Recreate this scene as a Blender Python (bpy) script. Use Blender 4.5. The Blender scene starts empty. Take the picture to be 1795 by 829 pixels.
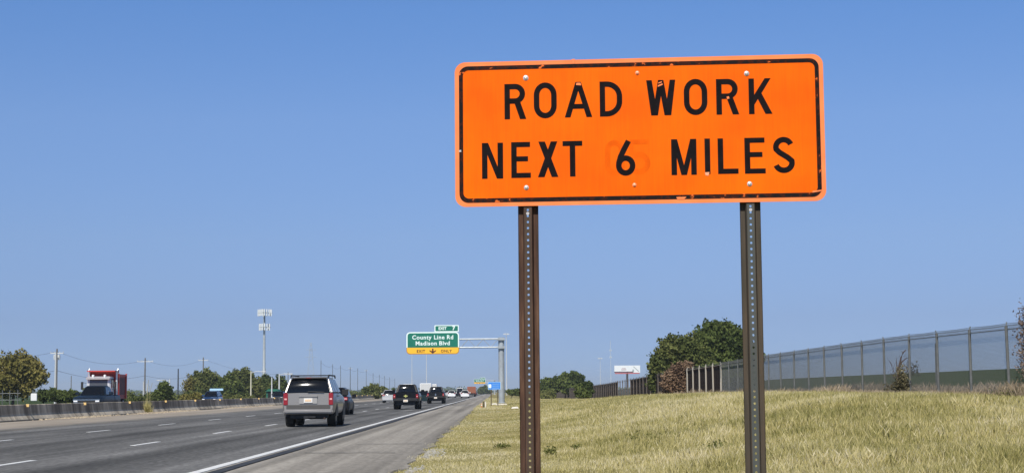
import bpy, bmesh, math, random
import numpy as np
from mathutils import Vector, Matrix
C = bpy.context.scene.collection
SC = bpy.context.scene
random.seed(4); rng = np.random.default_rng(4)
PI = math.pi

# ------------------------------------------------------------------ camera, sky, sun, exposure
F = 2850.0; CH = 1.3                      # focal length in photo pixels, eye height
_a = Vector((868-897.5, -(686-414.5), -F)).normalized()
_u = Vector((-.007, 1, 0)); _u = (_u - _a*_u.dot(_a)).normalized()
_x = _a.cross(_u)
M3 = Matrix((_x, _a, _u))                 # camera -> world
cam = bpy.data.cameras.new('camera'); camo = bpy.data.objects.new('camera', cam); C.objects.link(camo)
camo.matrix_world = Matrix.Translation((0, 0, CH)) @ M3.to_4x4()
cam.sensor_width = 36; cam.lens = 36*F/1795; cam.clip_start = .1; cam.clip_end = 20000
SC.camera = camo
def ray(px, py): return M3 @ Vector((px-897.5, -(py-414.5), -F))
def at(px, py, Y):
    d = ray(px, py); return Vector((0, 0, CH)) + d*(Y/d.y)

SUN_EL = 46; SUN_AZ = -13                 # the sun stands behind the camera, to its left
sd = Vector((math.sin(math.radians(SUN_AZ))*math.cos(math.radians(SUN_EL)),
             -math.cos(math.radians(SUN_AZ))*math.cos(math.radians(SUN_EL)), math.sin(math.radians(SUN_EL))))
W = bpy.data.worlds.new('World'); SC.world = W; W.use_nodes = True
nt = W.node_tree; nt.nodes.clear()
sky = nt.nodes.new('ShaderNodeTexSky'); sky.sky_type = 'NISHITA'; sky.sun_disc = False
sky.sun_elevation = math.radians(SUN_EL); sky.sun_rotation = math.atan2(sd.x, sd.y)
sky.air_density = 1.0; sky.dust_density = 0.0; sky.ozone_density = 10.0
bg = nt.nodes.new('ShaderNodeBackground'); bg.inputs[1].default_value = .072
wo = nt.nodes.new('ShaderNodeOutputWorld')
# tint laid over the sky by height: periwinkle low down, warmed above view against blue fill
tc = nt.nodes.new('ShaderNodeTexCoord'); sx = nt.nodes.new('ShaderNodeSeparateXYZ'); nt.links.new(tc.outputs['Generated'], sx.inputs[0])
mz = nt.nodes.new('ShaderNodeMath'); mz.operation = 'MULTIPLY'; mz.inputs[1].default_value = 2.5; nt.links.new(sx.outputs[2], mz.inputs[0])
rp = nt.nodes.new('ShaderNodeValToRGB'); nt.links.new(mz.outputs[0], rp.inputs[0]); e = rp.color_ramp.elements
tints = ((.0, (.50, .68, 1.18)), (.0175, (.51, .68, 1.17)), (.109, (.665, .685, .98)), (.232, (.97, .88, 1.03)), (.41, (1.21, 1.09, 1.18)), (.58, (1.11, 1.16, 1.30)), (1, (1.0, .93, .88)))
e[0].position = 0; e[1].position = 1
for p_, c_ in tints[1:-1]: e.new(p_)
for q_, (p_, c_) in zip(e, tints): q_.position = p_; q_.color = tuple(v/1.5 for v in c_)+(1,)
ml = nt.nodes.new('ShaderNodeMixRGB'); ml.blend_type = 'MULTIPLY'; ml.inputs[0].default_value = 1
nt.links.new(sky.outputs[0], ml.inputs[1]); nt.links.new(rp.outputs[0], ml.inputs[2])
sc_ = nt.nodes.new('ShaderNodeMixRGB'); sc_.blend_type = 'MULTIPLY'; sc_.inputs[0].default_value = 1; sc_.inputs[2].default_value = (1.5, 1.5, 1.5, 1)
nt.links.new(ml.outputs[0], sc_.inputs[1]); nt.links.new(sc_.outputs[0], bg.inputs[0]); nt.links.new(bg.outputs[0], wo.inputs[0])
sl = bpy.data.lights.new('sun', 'SUN'); sl.energy = 4.0; sl.angle = math.radians(.53); sl.color = (1, .96, .89)
so = bpy.data.objects.new('sun', sl); C.objects.link(so)
so.rotation_euler = sd.to_track_quat('Z', 'Y').to_euler(); so.location = sd*50
SC.view_settings.view_transform = 'Standard'; SC.view_settings.look = 'None'
SC.view_settings.exposure = 0.22; SC.view_settings.gamma = 1
SC.render.engine = 'CYCLES'
SC.cycles.max_bounces = 6; SC.cycles.transparent_max_bounces = 16

# ------------------------------------------------------------------ materials
def mat(name, col, rough=.6, metal=0, var=0, scale=5, spec=.5, coat=0, col2=None, bump=0, stretch=None, detail=4, emit=None, trans=0):
    m = bpy.data.materials.new(name); m.use_nodes = True; n = m.node_tree.nodes; L = m.node_tree.links
    b = n['Principled BSDF']
    b.inputs['Base Color'].default_value = (*col, 1); b.inputs['Roughness'].default_value = rough
    b.inputs['Metallic'].default_value = metal; b.inputs['Specular IOR Level'].default_value = spec
    b.inputs['Coat Weight'].default_value = coat; b.inputs['Coat Roughness'].default_value = .05
    if var or col2 or bump:
        tc = n.new('ShaderNodeTexCoord'); mp = n.new('ShaderNodeMapping'); no = n.new('ShaderNodeTexNoise')
        L.new(tc.outputs['Object'], mp.inputs[0]); L.new(mp.outputs[0], no.inputs[0])
        if stretch: mp.inputs['Scale'].default_value = stretch
        no.inputs['Scale'].default_value = scale; no.inputs['Detail'].default_value = detail
        if var or col2:
            r = n.new('ShaderNodeValToRGB'); L.new(no.outputs[0], r.inputs[0])
            r.color_ramp.elements[0].position = .36; r.color_ramp.elements[1].position = .64
            c2 = col2 or tuple(c*(1-var) for c in col)
            r.color_ramp.elements[0].color = (*c2, 1)
            r.color_ramp.elements[1].color = (*(col if col2 else tuple(min(1, c*(1+var)) for c in col)), 1)
            L.new(r.outputs[0], b.inputs['Base Color'])
        if bump:
            bp = n.new('ShaderNodeBump'); bp.inputs['Strength'].default_value = bump; bp.inputs['Distance'].default_value = .02
            L.new(no.outputs[0], bp.inputs['Height']); L.new(bp.outputs[0], b.inputs['Normal'])
    return m
def tonemat(name, stops, rough=.9, trans=.0):
    """colour from a per-leaf tone stored on the mesh"""
    m = bpy.data.materials.new(name); m.use_nodes = True; n = m.node_tree.nodes; L = m.node_tree.links
    b = n['Principled BSDF']; b.inputs['Roughness'].default_value = rough; b.inputs['Specular IOR Level'].default_value = .25
    at_ = n.new('ShaderNodeAttribute'); at_.attribute_name = 'tone'
    r = n.new('ShaderNodeValToRGB'); L.new(at_.outputs['Fac'], r.inputs[0])
    e = r.color_ramp.elements
    e[0].position, e[1].position = stops[0][0], stops[-1][0]
    e[0].color = (*stops[0][1], 1); e[1].color = (*stops[-1][1], 1)
    for p, c in stops[1:-1]: e.new(p).color = (*c, 1)
    L.new(r.outputs[0], b.inputs['Base Color'])
    if trans:
        tr = n.new('ShaderNodeBsdfTranslucent'); mx = n.new('ShaderNodeMixShader'); mx.inputs[0].default_value = trans
        L.new(r.outputs[0], tr.inputs[0]); L.new(b.outputs[0], mx.inputs[1]); L.new(tr.outputs[0], mx.inputs[2])
        L.new(mx.outputs[0], n['Material Output'].inputs[0])
    return m

# ------------------------------------------------------------------ object helpers
class MB:
    def __init__(s): s.v = []; s.f = []
    def add(s, vs, fs):
        k = len(s.v); s.v += [tuple(v) for v in vs]; s.f += [tuple(i+k for i in f) for f in fs]; return s
    def box(s, x0, x1, y0, y1, z0, z1):
        return s.add([(x, y, z) for z in (z0, z1) for y in (y0, y1) for x in (x0, x1)],
                     [(0, 2, 3, 1), (4, 5, 7, 6), (0, 1, 5, 4), (2, 6, 7, 3), (0, 4, 6, 2), (1, 3, 7, 5)])
    def hexa(s, p):     # 4 bottom ccw, 4 top ccw
        return s.add(p, [(3, 2, 1, 0), (4, 5, 6, 7), (0, 1, 5, 4), (1, 2, 6, 5), (2, 3, 7, 6), (3, 0, 4, 7)])
    def tube(s, pts, r, n=8, cap=True, r1=None):
        pts = [Vector(p) for p in pts]; N = len(pts); base = len(s.v)
        for i, p in enumerate(pts):
            t = (pts[min(i+1, N-1)] - pts[max(i-1, 0)]).normalized()
            u = t.cross(Vector((0, 0, 1)) if abs(t.z) < .9 else Vector((1, 0, 0))).normalized(); w = t.cross(u)
            rr = r if r1 is None else r + (r1-r)*i/(N-1)
            if isinstance(rr, (list, tuple)): rr = rr[i]
            for k in range(n):
                a = 2*PI*k/n; s.v.append(tuple(p + (u*math.cos(a) + w*math.sin(a))*rr))
        for i in range(N-1):
            for k in range(n):
                a, b = base+i*n+k, base+i*n+(k+1) % n; s.f.append((a, a+n, b+n, b))
        if cap:
            s.f.append(tuple(base+k for k in range(n))); s.f.append(tuple(base+(N-1)*n+k for k in reversed(range(n))))
        return s
    def prism(s, poly, axis, a0, a1):   # extrude a polygon along an axis
        n = len(poly)
        def mk(p, a): return {'x': (a, p[0], p[1]), 'y': (p[0], a, p[1]), 'z': (p[0], p[1], a)}[axis]
        return s.add([mk(p, a0) for p in poly] + [mk(p, a1) for p in poly],
                     [tuple(range(n))[::-1], tuple(range(n, 2*n))] + [(i, (i+1) % n, n+(i+1) % n, n+i) for i in range(n)])
    def loft(s, rings, cap=True):
        base = len(s.v); n = len(rings[0])
        for r in rings: s.v += [tuple(p) for p in r]
        for i in range(len(rings)-1):
            for k in range(n):
                a, b = base+i*n+k, base+i*n+(k+1) % n; s.f.append((a, b, b+n, a+n))
        if cap:
            s.f.append(tuple(base+k for k in reversed(range(n)))); s.f.append(tuple(base+(len(rings)-1)*n+k for k in range(n)))
        return s
    def mesh(s, name, m, bevel=0, seg=2, smooth=False):
        me = bpy.data.meshes.new(name); me.from_pydata(s.v, [], s.f); me.materials.append(m)
        bm = bmesh.new(); bm.from_mesh(me); bmesh.ops.recalc_face_normals(bm, faces=bm.faces)
        if bevel:
            bmesh.ops.bevel(bm, geom=[e for e in bm.edges if len(e.link_faces) == 2 and e.calc_face_angle(0) > .4], offset=bevel, segments=seg, affect='EDGES', clamp_overlap=True)
        if smooth:
            for f in bm.faces: f.smooth = True
            for e in bm.edges: e.smooth = not (len(e.link_faces) == 2 and e.calc_face_angle(0) > .7)
        bm.to_mesh(me); bm.free(); return me
    def build(s, name, m, parent=None, bevel=0, seg=2, smooth=False):
        return link(name, s.mesh(name, m, bevel, seg, smooth), parent)
def link(name, me, parent=None):
    o = bpy.data.objects.new(name, me); C.objects.link(o)
    if parent: o.parent = parent
    return o
def tag(o, label=None, cat=None, group=None, kind=None):
    for k, v in (('label', label), ('category', cat), ('group', group), ('kind', kind)):
        if v: o[k] = v
    return o
def thing(name, label, cat, loc=(0, 0, 0), rz=0, group=None):
    o = bpy.data.objects.new(name, None); C.objects.link(o); o.location = loc; o.rotation_euler = (0, 0, rz)
    o.empty_display_size = .2
    return tag(o, label, cat, group)
KIDS = {}
def copy_tree(o, parent=None):
    c = o.copy(); C.objects.link(c)
    if parent: c.parent = parent
    for ch in [q for q in ALL() if q.parent == o]: copy_tree(ch, c)
    return c
def ALL(): return list(C.objects)
def npmesh(name, verts, nface, k, m, tone=None):
    """big meshes from arrays: verts (nface*k,3), every k of them one face"""
    me = bpy.data.meshes.new(name); nv = nface*k
    me.vertices.add(nv); me.vertices.foreach_set('co', verts.astype(np.float32).ravel())
    me.loops.add(nv); me.loops.foreach_set('vertex_index', np.arange(nv, dtype=np.int32))
    me.polygons.add(nface); me.polygons.foreach_set('loop_start', np.arange(0, nv, k, dtype=np.int32))
    me.update(calc_edges=True); me.materials.append(m)
    if tone is not None:
        at_ = me.attributes.new('tone', 'FLOAT', 'POINT'); at_.data.foreach_set('value', np.repeat(tone, k).astype(np.float32))
    return me

# ------------------------------------------------------------------ terrain height
X_EDGE, X_WHITE, X_L1, X_L2, X_TAN, X_BAR = -1.63, -5.0, -9.3, -14.3, -18.7, -24.2
FX = 13.5                                  # lateral distance of the long fence
def sm(a, b, x): t = np.clip((x-a)/(b-a), 0, 1); return t*t*(3-2*t)
def fbase(Y): return np.interp(Y, [0, 8, 20, 33, 55, 80, 111, 163, 200, 271, 385, 600], [0, .08, .55, .98, 1.10, 1.07, .92, .52, .26, -.05, -.3, -.4])
def gz(X, Y):
    X = np.asarray(X, float); Y = np.asarray(Y, float)
    z = -.05 + 0*X*Y
    fb = fbase(Y)
    z = z + sm(-1.0, FX-1.5, X)*(fb+.05)
    berm = (.0335*30+CH-.2)*np.ones_like(z)
    k = np.clip((X-FX)/16.5, 0, 1)**1.5*(1-sm(170, 260, Y))*(1-.0*sm(30, 60, X))
    z = z + k*(2.4-z)
    return z
def gzf(X, Y): return float(gz(X, Y))
def grid(xs, ys, zf, name, m):
    nx, ny = len(xs), len(ys); Xg, Yg = np.meshgrid(xs, ys); Z = zf(Xg, Yg)
    v = np.stack([Xg, Yg, Z], -1).reshape(-1, 3)
    f = [(j*nx+i, j*nx+i+1, (j+1)*nx+i+1, (j+1)*nx+i) for j in range(ny-1) for i in range(nx-1)]
    me = bpy.data.meshes.new(name); me.from_pydata(v.tolist(), [], f); me.materials.append(m)
    for p in me.polygons: p.use_smooth = True
    return tag(link(name, me), kind='structure')

# ground material: dry gold grass by the road, greener turf past the fence and beyond the far carriageway
def ground_mat():
    m = bpy.data.materials.new('dry_grass_ground'); m.use_nodes = True; n = m.node_tree.nodes; L = m.node_tree.links
    b = n['Principled BSDF']; b.inputs['Roughness'].default_value = 1; b.inputs['Specular IOR Level'].default_value = .1
    tc = n.new('ShaderNodeTexCoord'); sx = n.new('ShaderNodeSeparateXYZ'); L.new(tc.outputs['Object'], sx.inputs[0])
    def noise(sc_, d=5, mp=None):
        q = n.new('ShaderNodeTexNoise'); q.inputs['Scale'].default_value = sc_; q.inputs['Detail'].default_value = d
        if mp:
            mm = n.new('ShaderNodeMapping'); mm.inputs['Scale'].default_value = mp; L.new(tc.outputs['Object'], mm.inputs[0]); L.new(mm.outputs[0], q.inputs[0])
        else: L.new(tc.outputs['Object'], q.inputs[0])
        return q
    def ramp(src, *st):
        r = n.new('ShaderNodeValToRGB'); L.new(src, r.inputs[0]); e = r.color_ramp.elements
        e[0].position, e[1].position = st[0][0], st[-1][0]; e[0].color = (*st[0][1], 1); e[1].color = (*st[-1][1], 1)
        for p, c in st[1:-1]: e.new(p).color = (*c, 1)
        return r
    big = noise(.22, 5, (1, .35, 1)); fine = noise(6, 6)
    r1 = ramp(big.outputs[0], (.35, (.22, .20, .065)), (.5, (.32, .275, .11)), (.66, (.42, .35, .16)))
    r2 = ramp(fine.outputs[0], (.3, (.5, .5, .45)), (.7, (1.15, 1.12, 1.05)))
    mu = n.new('ShaderNodeMixRGB'); mu.blend_type = 'MULTIPLY'; mu.inputs[0].default_value = 1
    L.new(r1.outputs[0], mu.inputs[1]); L.new(r2.outputs[0], mu.inputs[2])
    gr = ramp(fine.outputs[0], (.3, (.028, .048, .012)), (.7, (.055, .08, .02)))
    mr = n.new('ShaderNodeMapRange'); mr.inputs[1].default_value = 17.2; mr.inputs[2].default_value = 18.0; L.new(sx.outputs[0], mr.inputs[0])
    ml = n.new('ShaderNodeMapRange'); ml.inputs[1].default_value = -41; ml.inputs[2].default_value = -44; L.new(sx.outputs[0], ml.inputs[0])
    ad = n.new('ShaderNodeMath'); ad.operation = 'ADD'; L.new(mr.outputs[0], ad.inputs[0]); L.new(ml.outputs[0], ad.inputs[1])
    mx = n.new('ShaderNodeMixRGB'); L.new(ad.outputs[0], mx.inputs[0]); L.new(mu.outputs[0], mx.inputs[1]); L.new(gr.outputs[0], mx.inputs[2])
    L.new(mx.outputs[0], b.inputs['Base Color'])
    bp = n.new('ShaderNodeBump'); bp.inputs['Strength'].default_value = .6; bp.inputs['Distance'].default_value = .1
    L.new(fine.outputs[0], bp.inputs['Height']); L.new(bp.outputs[0], b.inputs['Normal'])
    return m
xs = np.unique(np.concatenate([np.linspace(-5000, -60, 14), np.linspace(-60, -2, 14), np.linspace(-1.6, 34, 60), np.linspace(40, 6000, 14)]))
ys = np.unique(np.concatenate([np.linspace(-60, 0, 7), np.linspace(0, 300, 101), np.linspace(320, 900, 20), np.linspace(1000, 9000, 12)]))
def ground_z(X, Y):
    z = gz(X, Y); return np.where(X < X_EDGE-.3, -.10, z)
grid(xs, ys, ground_z, 'ground', ground_mat())

# asphalt
def asphalt(name, base, lanes=(), tan=None, g=(.74, 1.16)):
    m = bpy.data.materials.new(name); m.use_nodes = True; n = m.node_tree.nodes; L = m.node_tree.links
    b = n['Principled BSDF']; b.inputs['Roughness'].default_value = .95; b.inputs['Specular IOR Level'].default_value = .08
    tc = n.new('ShaderNodeTexCoord')
    def noise(s, mp, d=5):
        q = n.new('ShaderNodeTexNoise'); mm = n.new('ShaderNodeMapping'); mm.inputs['Scale'].default_value = mp
        L.new(tc.outputs['Object'], mm.inputs[0]); L.new(mm.outputs[0], q.inputs[0]); q.inputs['Scale'].default_value = s; q.inputs['Detail'].default_value = d; return q
    def ramp(src, a, b_, pa=.35, pb=.65):
        r = n.new('ShaderNodeValToRGB'); L.new(src, r.inputs[0]); e = r.color_ramp.elements
        e[0].position, e[1].position = pa, pb; e[0].color = (a, a, a, 1); e[1].color = (b_, b_, b_, 1); return r
    def mul(a, b_):
        q = n.new('ShaderNodeMixRGB'); q.blend_type = 'MULTIPLY'; q.inputs[0].default_value = 1; L.new(a, q.inputs[1]); L.new(b_, q.inputs[2]); return q.outputs[0]
    col = n.new('ShaderNodeRGB'); col.outputs[0].default_value = (*base, 1); o = col.outputs[0]
    streak = noise(1.0, (1.6, .012, 1), 4); blot = noise(.5, (1, .12, 1), 6); grain = noise(11, (1, .22, 1), 6)
    o = mul(o, ramp(streak.outputs[0], .62, 1.12).outputs[0])
    o = mul(o, ramp(blot.outputs[0], .86, 1.1).outputs[0])
    o = mul(o, ramp(grain.outputs[0], *g).outputs[0])
    if lanes:    # oil and tyre dark bands worn along the lanes
        sx2 = n.new('ShaderNodeSeparateXYZ'); L.new(tc.outputs['Object'], sx2.inputs[0]); wob = noise(.6, (.3, .05, 1), 3)
        a2 = n.new('ShaderNodeMath'); a2.operation = 'MULTIPLY_ADD'; a2.inputs[1].default_value = .9; L.new(wob.outputs[0], a2.inputs[0]); L.new(sx2.outputs[0], a2.inputs[2])
        m2 = n.new('ShaderNodeMapRange'); m2.inputs[1].default_value = -24+.45; m2.inputs[2].default_value = -4+.45; L.new(a2.outputs[0], m2.inputs[0])
        r2 = n.new('ShaderNodeValToRGB'); L.new(m2.outputs[0], r2.inputs[0]); e = r2.color_ramp.elements; st = [(0, 1.0)]
        for xc, wd, v in lanes: st += [((xc-wd+24)/20, 1.0), ((xc+24)/20, v), ((xc+wd+24)/20, 1.0)]
        st.append((1, 1.0)); e[0].position, e[1].position = 0, 1
        for p_, v in st[1:-1]: e.new(p_)
        for q_, (p_, v) in zip(e, st): q_.position = p_; q_.color = (v, v, v, 1)
        o = mul(o, r2.outputs[0])
    if tan:    # debris and dust gathered against the median
        sx = n.new('ShaderNodeSeparateXYZ'); L.new(tc.outputs['Object'], sx.inputs[0])
        nn = noise(1.2, (1, .2, 1), 5)
        ad = n.new('ShaderNodeMath'); ad.operation = 'MULTIPLY_ADD'; ad.inputs[1].default_value = 3; L.new(nn.outputs[0], ad.inputs[0]); L.new(sx.outputs[0], ad.inputs[2])
        mr = n.new('ShaderNodeMapRange'); mr.inputs[1].default_value = X_TAN+2.3; mr.inputs[2].default_value = X_TAN+.4; L.new(ad.outputs[0], mr.inputs[0])
        mx = n.new('ShaderNodeMixRGB'); mx.inputs[2].default_value = (*tan, 1); L.new(mr.outputs[0], mx.inputs[0]); L.new(o, mx.inputs[1]); o = mul(mx.outputs[0], ramp(blot.outputs[0], .8, 1.1).outputs[0])
    L.new(o, b.inputs['Base Color'])
    bp = n.new('ShaderNodeBump'); bp.inputs['Strength'].default_value = .3; bp.inputs['Distance'].default_value = .01
    L.new(grain.outputs[0], bp.inputs['Height']); L.new(bp.outputs[0], b.inputs['Normal'])
    return m
Mroad = asphalt('lane_asphalt', (.182, .178, .170), lanes=((-16.6, 1.0, .86), (-13.4, .7, .93), (-11.4, .8, .70), (-9.9, .5, .93), (-7.2, 1.0, .84)), tan=(.36, .31, .25))
Mroad2 = asphalt('far_asphalt', (.17, .167, .163))
Mshoul = asphalt('shoulder_asphalt', (.335, .306, .262), g=(.86, 1.09))
YF = 2600
def sheet(name, x0, x1, z, m, y0=-30, y1=YF, th=.3):
    o = MB().box(x0, x1, y0, y1, z-th, z).build(name, m); return tag(o, kind='structure')
sheet('road', X_BAR, X_WHITE-.12, 0, Mroad)
sheet('opposite_road', -42, X_BAR-.6, 0, Mroad2)
# shoulder with a ragged outer edge
def shoulder():
    ys_ = np.concatenate([np.arange(-20, 140, .35), np.arange(140, 2600, 12)])
    e = X_EDGE + np.convolve(rng.normal(0, .13, len(ys_)), np.ones(5)/5, 'same')*1.3
    mb = MB(); n = len(ys_)
    vs = [(X_WHITE-.12, y, .0) for y in ys_] + [(X_WHITE-.12+.3, y, -.012) for y in ys_] + [(float(x), y, -.03) for x, y in zip(e, ys_)] + [(float(x)+.06, y, -.14) for x, y in zip(e, ys_)]
    fs = [(k*n+i, (k+1)*n+i, (k+1)*n+i+1, k*n+i+1) for k in range(3) for i in range(n-1)]
    return tag(mb.add(vs, fs).build('shoulder', Mshoul), kind='structure')
shoulder()
Mwhite = mat('road_paint', (.88, .87, .83), .6, var=.12, scale=3, col2=(.68, .67, .63))
tag(MB().box(X_WHITE-.095, X_WHITE+.095, -30, YF, -.05, .005).build('edge_line', Mwhite), kind='structure')
Mtar = mat('dark_seam', (.045, .044, .042), .7, var=.3, scale=2)
mb = MB()
ys_ = np.arange(0, 260, 1.0)
for k in range(len(ys_)-1):
    w0, w1 = .15+.02*math.sin(ys_[k]*.37)+.03*math.sin(ys_[k]*.11), .15+.02*math.sin(ys_[k+1]*.37)+.03*math.sin(ys_[k+1]*.11)
    mb.add([(X_WHITE+.22, ys_[k], .002), (X_WHITE+.30+w0, ys_[k], -.004), (X_WHITE+.30+w1, ys_[k+1], -.004), (X_WHITE+.22, ys_[k+1], .002)], [(0, 1, 2, 3)])
# transverse cracks
for (x0, x1, y) in ((-3.6, -1.9, 42), (-2.7, -1.8, 64), (-4.0, -3.3, 92), (-4.2, -2.2, 36), (-3.5, -2.0, 118), (-4.2, -2.4, 128)):
    n = 8; pts = [(x0+(x1-x0)*i/n, y+random.uniform(-.25, .25)) for i in range(n+1)]
    for i in range(n): mb.add([(pts[i][0], pts[i][1], -.003), (pts[i+1][0], pts[i+1][1], -.010), (pts[i+1][0], pts[i+1][1]+.12, -.010), (pts[i][0], pts[i][1]+.12, -.003)], [(0, 1, 2, 3)])
for i in range(len(mb.v)): mb.v[i] = (mb.v[i][0], mb.v[i][1], mb.v[i][2]+.006)
tag(mb.build('asphalt_seam', Mtar), kind='structure')
mb = MB()
y1st = 55.9
for X in (X_L1, X_L2):
    off = 0 if X == X_L1 else 3.3
    for k in range(-4, 110):
        y = y1st + off + 12.19*k
        mb.box(X-.07, X+.07, y-1.6, y+1.6, -.02, .005)
tag(mb.build('lane_markings', Mwhite), kind='structure')
tag(MB().box(X_TAN+.1, X_TAN+.24, 0, YF, -.02, .004).build('inner_edge_line', mat('old_yellow_paint', (.2, .19, .15), .8, var=.15, scale=3)), kind='structure')

# ------------------------------------------------------------------ median barrier
def barrier_mat():
    m = bpy.data.materials.new('stained_concrete'); m.use_nodes = True; n = m.node_tree.nodes; L = m.node_tree.links
    b = n['Principled BSDF']; b.inputs['Roughness'].default_value = .95
    tc = n.new('ShaderNodeTexCoord'); mm = n.new('ShaderNodeMapping'); mm.inputs['Scale'].default_value = (1, 1, .18); L.new(tc.outputs['Object'], mm.inputs[0])
    a = n.new('ShaderNodeTexNoise'); a.inputs['Scale'].default_value = .85; a.inputs['Detail'].default_value = 7; a.inputs['Roughness'].default_value = .65; L.new(mm.outputs[0], a.inputs[0])
    c = n.new('ShaderNodeTexNoise'); c.inputs['Scale'].default_value = .12; c.inputs['Detail'].default_value = 3; L.new(tc.outputs['Object'], c.inputs[0])
    sx = n.new('ShaderNodeSeparateXYZ'); L.new(tc.outputs['Object'], sx.inputs[0])
    # upper half stained darker; lower slope painted paler where the sun catches it
    mr = n.new('ShaderNodeMapRange'); mr.inputs[1].default_value = .25; mr.inputs[2].default_value = .42; mr.inputs[3].default_value = .10; mr.inputs[4].default_value = -.03; L.new(sx.outputs[2], mr.inputs[0])
    s1 = n.new('ShaderNodeMath'); s1.operation = 'ADD'; L.new(a.outputs[0], s1.inputs[0]); L.new(mr.outputs[0], s1.inputs[1])
    s2 = n.new('ShaderNodeMath'); s2.operation = 'MULTIPLY_ADD'; s2.inputs[1].default_value = .6; L.new(c.outputs[0], s2.inputs[0]); L.new(s1.outputs[0], s2.inputs[2])
    r = n.new('ShaderNodeValToRGB'); L.new(s2.outputs[0], r.inputs[0]); e = r.color_ramp.elements
    e[0].position = .68; e[0].color = (.18, .148, .11, 1); e[1].position = .97; e[1].color = (.70, .60, .45, 1); e.new(.80).color = (.36, .30, .22, 1)
    L.new(r.outputs[0], b.inputs['Base Color'])
    return m
Mbar = barrier_mat()
bar = thing('median_barrier', 'long stained concrete barrier wall running along the middle of the highway', 'barrier', (X_BAR, 0, 0))
prof = [(0, 0), (0, .07), (-.17, .33), (-.24, .81), (-.27, .83), (-.39, .83), (-.42, .81), (-.49, .33), (-.66, .07), (-.66, 0)]
mb = MB()
yy = 40.0
while yy < 1500:      # cast in bays with open joints
    Ls = 6.1 if yy < 300 else 30
    mb.prism(prof, 'y', yy, yy+Ls-(.03 if yy < 300 else 0)); yy += Ls
mb.build('wall', Mbar, bar, smooth=False)
Mfoot = mat('kerb_concrete', (.16, .145, .12), .95, var=.4, scale=1)
MB().box(.0, .12, 40, 1500, -.1, .05).build('footing', Mfoot, bar)
Mrefl = mat('amber_reflector', (.85, .58, .22), .4)
me = MB().box(.01, .05, -.02, .02, -.05, .05).add([(-.0, -.06, -.055), (.10, -.06, -.055), (.10, -.06, .055), (0, -.06, .055), (0, -.02, -.055), (.10, -.02, -.055), (.10, -.02, .055), (0, -.02, .055)],
      [(0, 1, 2, 3), (4, 7, 6, 5), (0, 4, 5, 1), (1, 5, 6, 2), (2, 6, 7, 3), (3, 7, 4, 0)]).mesh('reflector', Mrefl)
for k in range(46):
    o = link('reflector', me, bar); o.location = (-.25, 85.5+11.9*k, .78); o.scale = (1.5, 1, 1.3)

# rubble & dust at the barrier foot, gravel at the shoulder edge
def stones(name, n, fx, fy, size, m, zf, label_kind='stuff'):
    V = []
    for i in range(n):
        y = fy(); x = fx(y); s = size*random.uniform(.4, 1.4); z = zf(x, y)
        bmv = [Vector((random.uniform(.7, 1.2)*a, random.uniform(.7, 1.2)*b, random.uniform(.5, 1)*c)) for a, b, c in
               ((1, 0, 0), (0, 1, 0), (-1, 0, 0), (0, -1, 0), (0, 0, 1), (0, 0, -1))]
        P_ = [Vector((x, y, z)) + v*s for v in bmv]
        for a, b, c in ((0, 1, 4), (1, 2, 4), (2, 3, 4), (3, 0, 4)): V += [P_[a], P_[b], P_[c]]
    me = npmesh(name, np.array([tuple(v) for v in V]), len(V)//3, 3, m); return tag(link(name, me), kind=label_kind)
Mgrav = mat('pale_gravel', (.34, .32, .27), .95, var=.3, scale=4)
def edge_patch():
    c = random.choice((27.5, 34.5, 36.5)); return c + random.gauss(0, .9)
tag(stones('gravel', 220, lambda y: X_EDGE+.12+abs(random.gauss(0, .16)), edge_patch, .03, Mgrav, lambda x, y: gzf(x, y)+.03), 'pale crushed gravel showing where the shoulder asphalt has crumbled into grass', 'gravel')
Mdeb = mat('tan_debris', (.38, .31, .22), .95, var=.3, scale=4)
def deb_y():
    c = random.choice((93, 97, 113, 114, 118, 125, 150, 158, 170)); return c + random.gauss(0, 3.0)
tag(stones('debris', 1500, lambda y: X_BAR+.15+abs(random.gauss(0, .35)), deb_y, .08, Mdeb, lambda x, y: .01), 'tan grit and crumbled concrete lying along the foot of the median barrier', 'debris')

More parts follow.
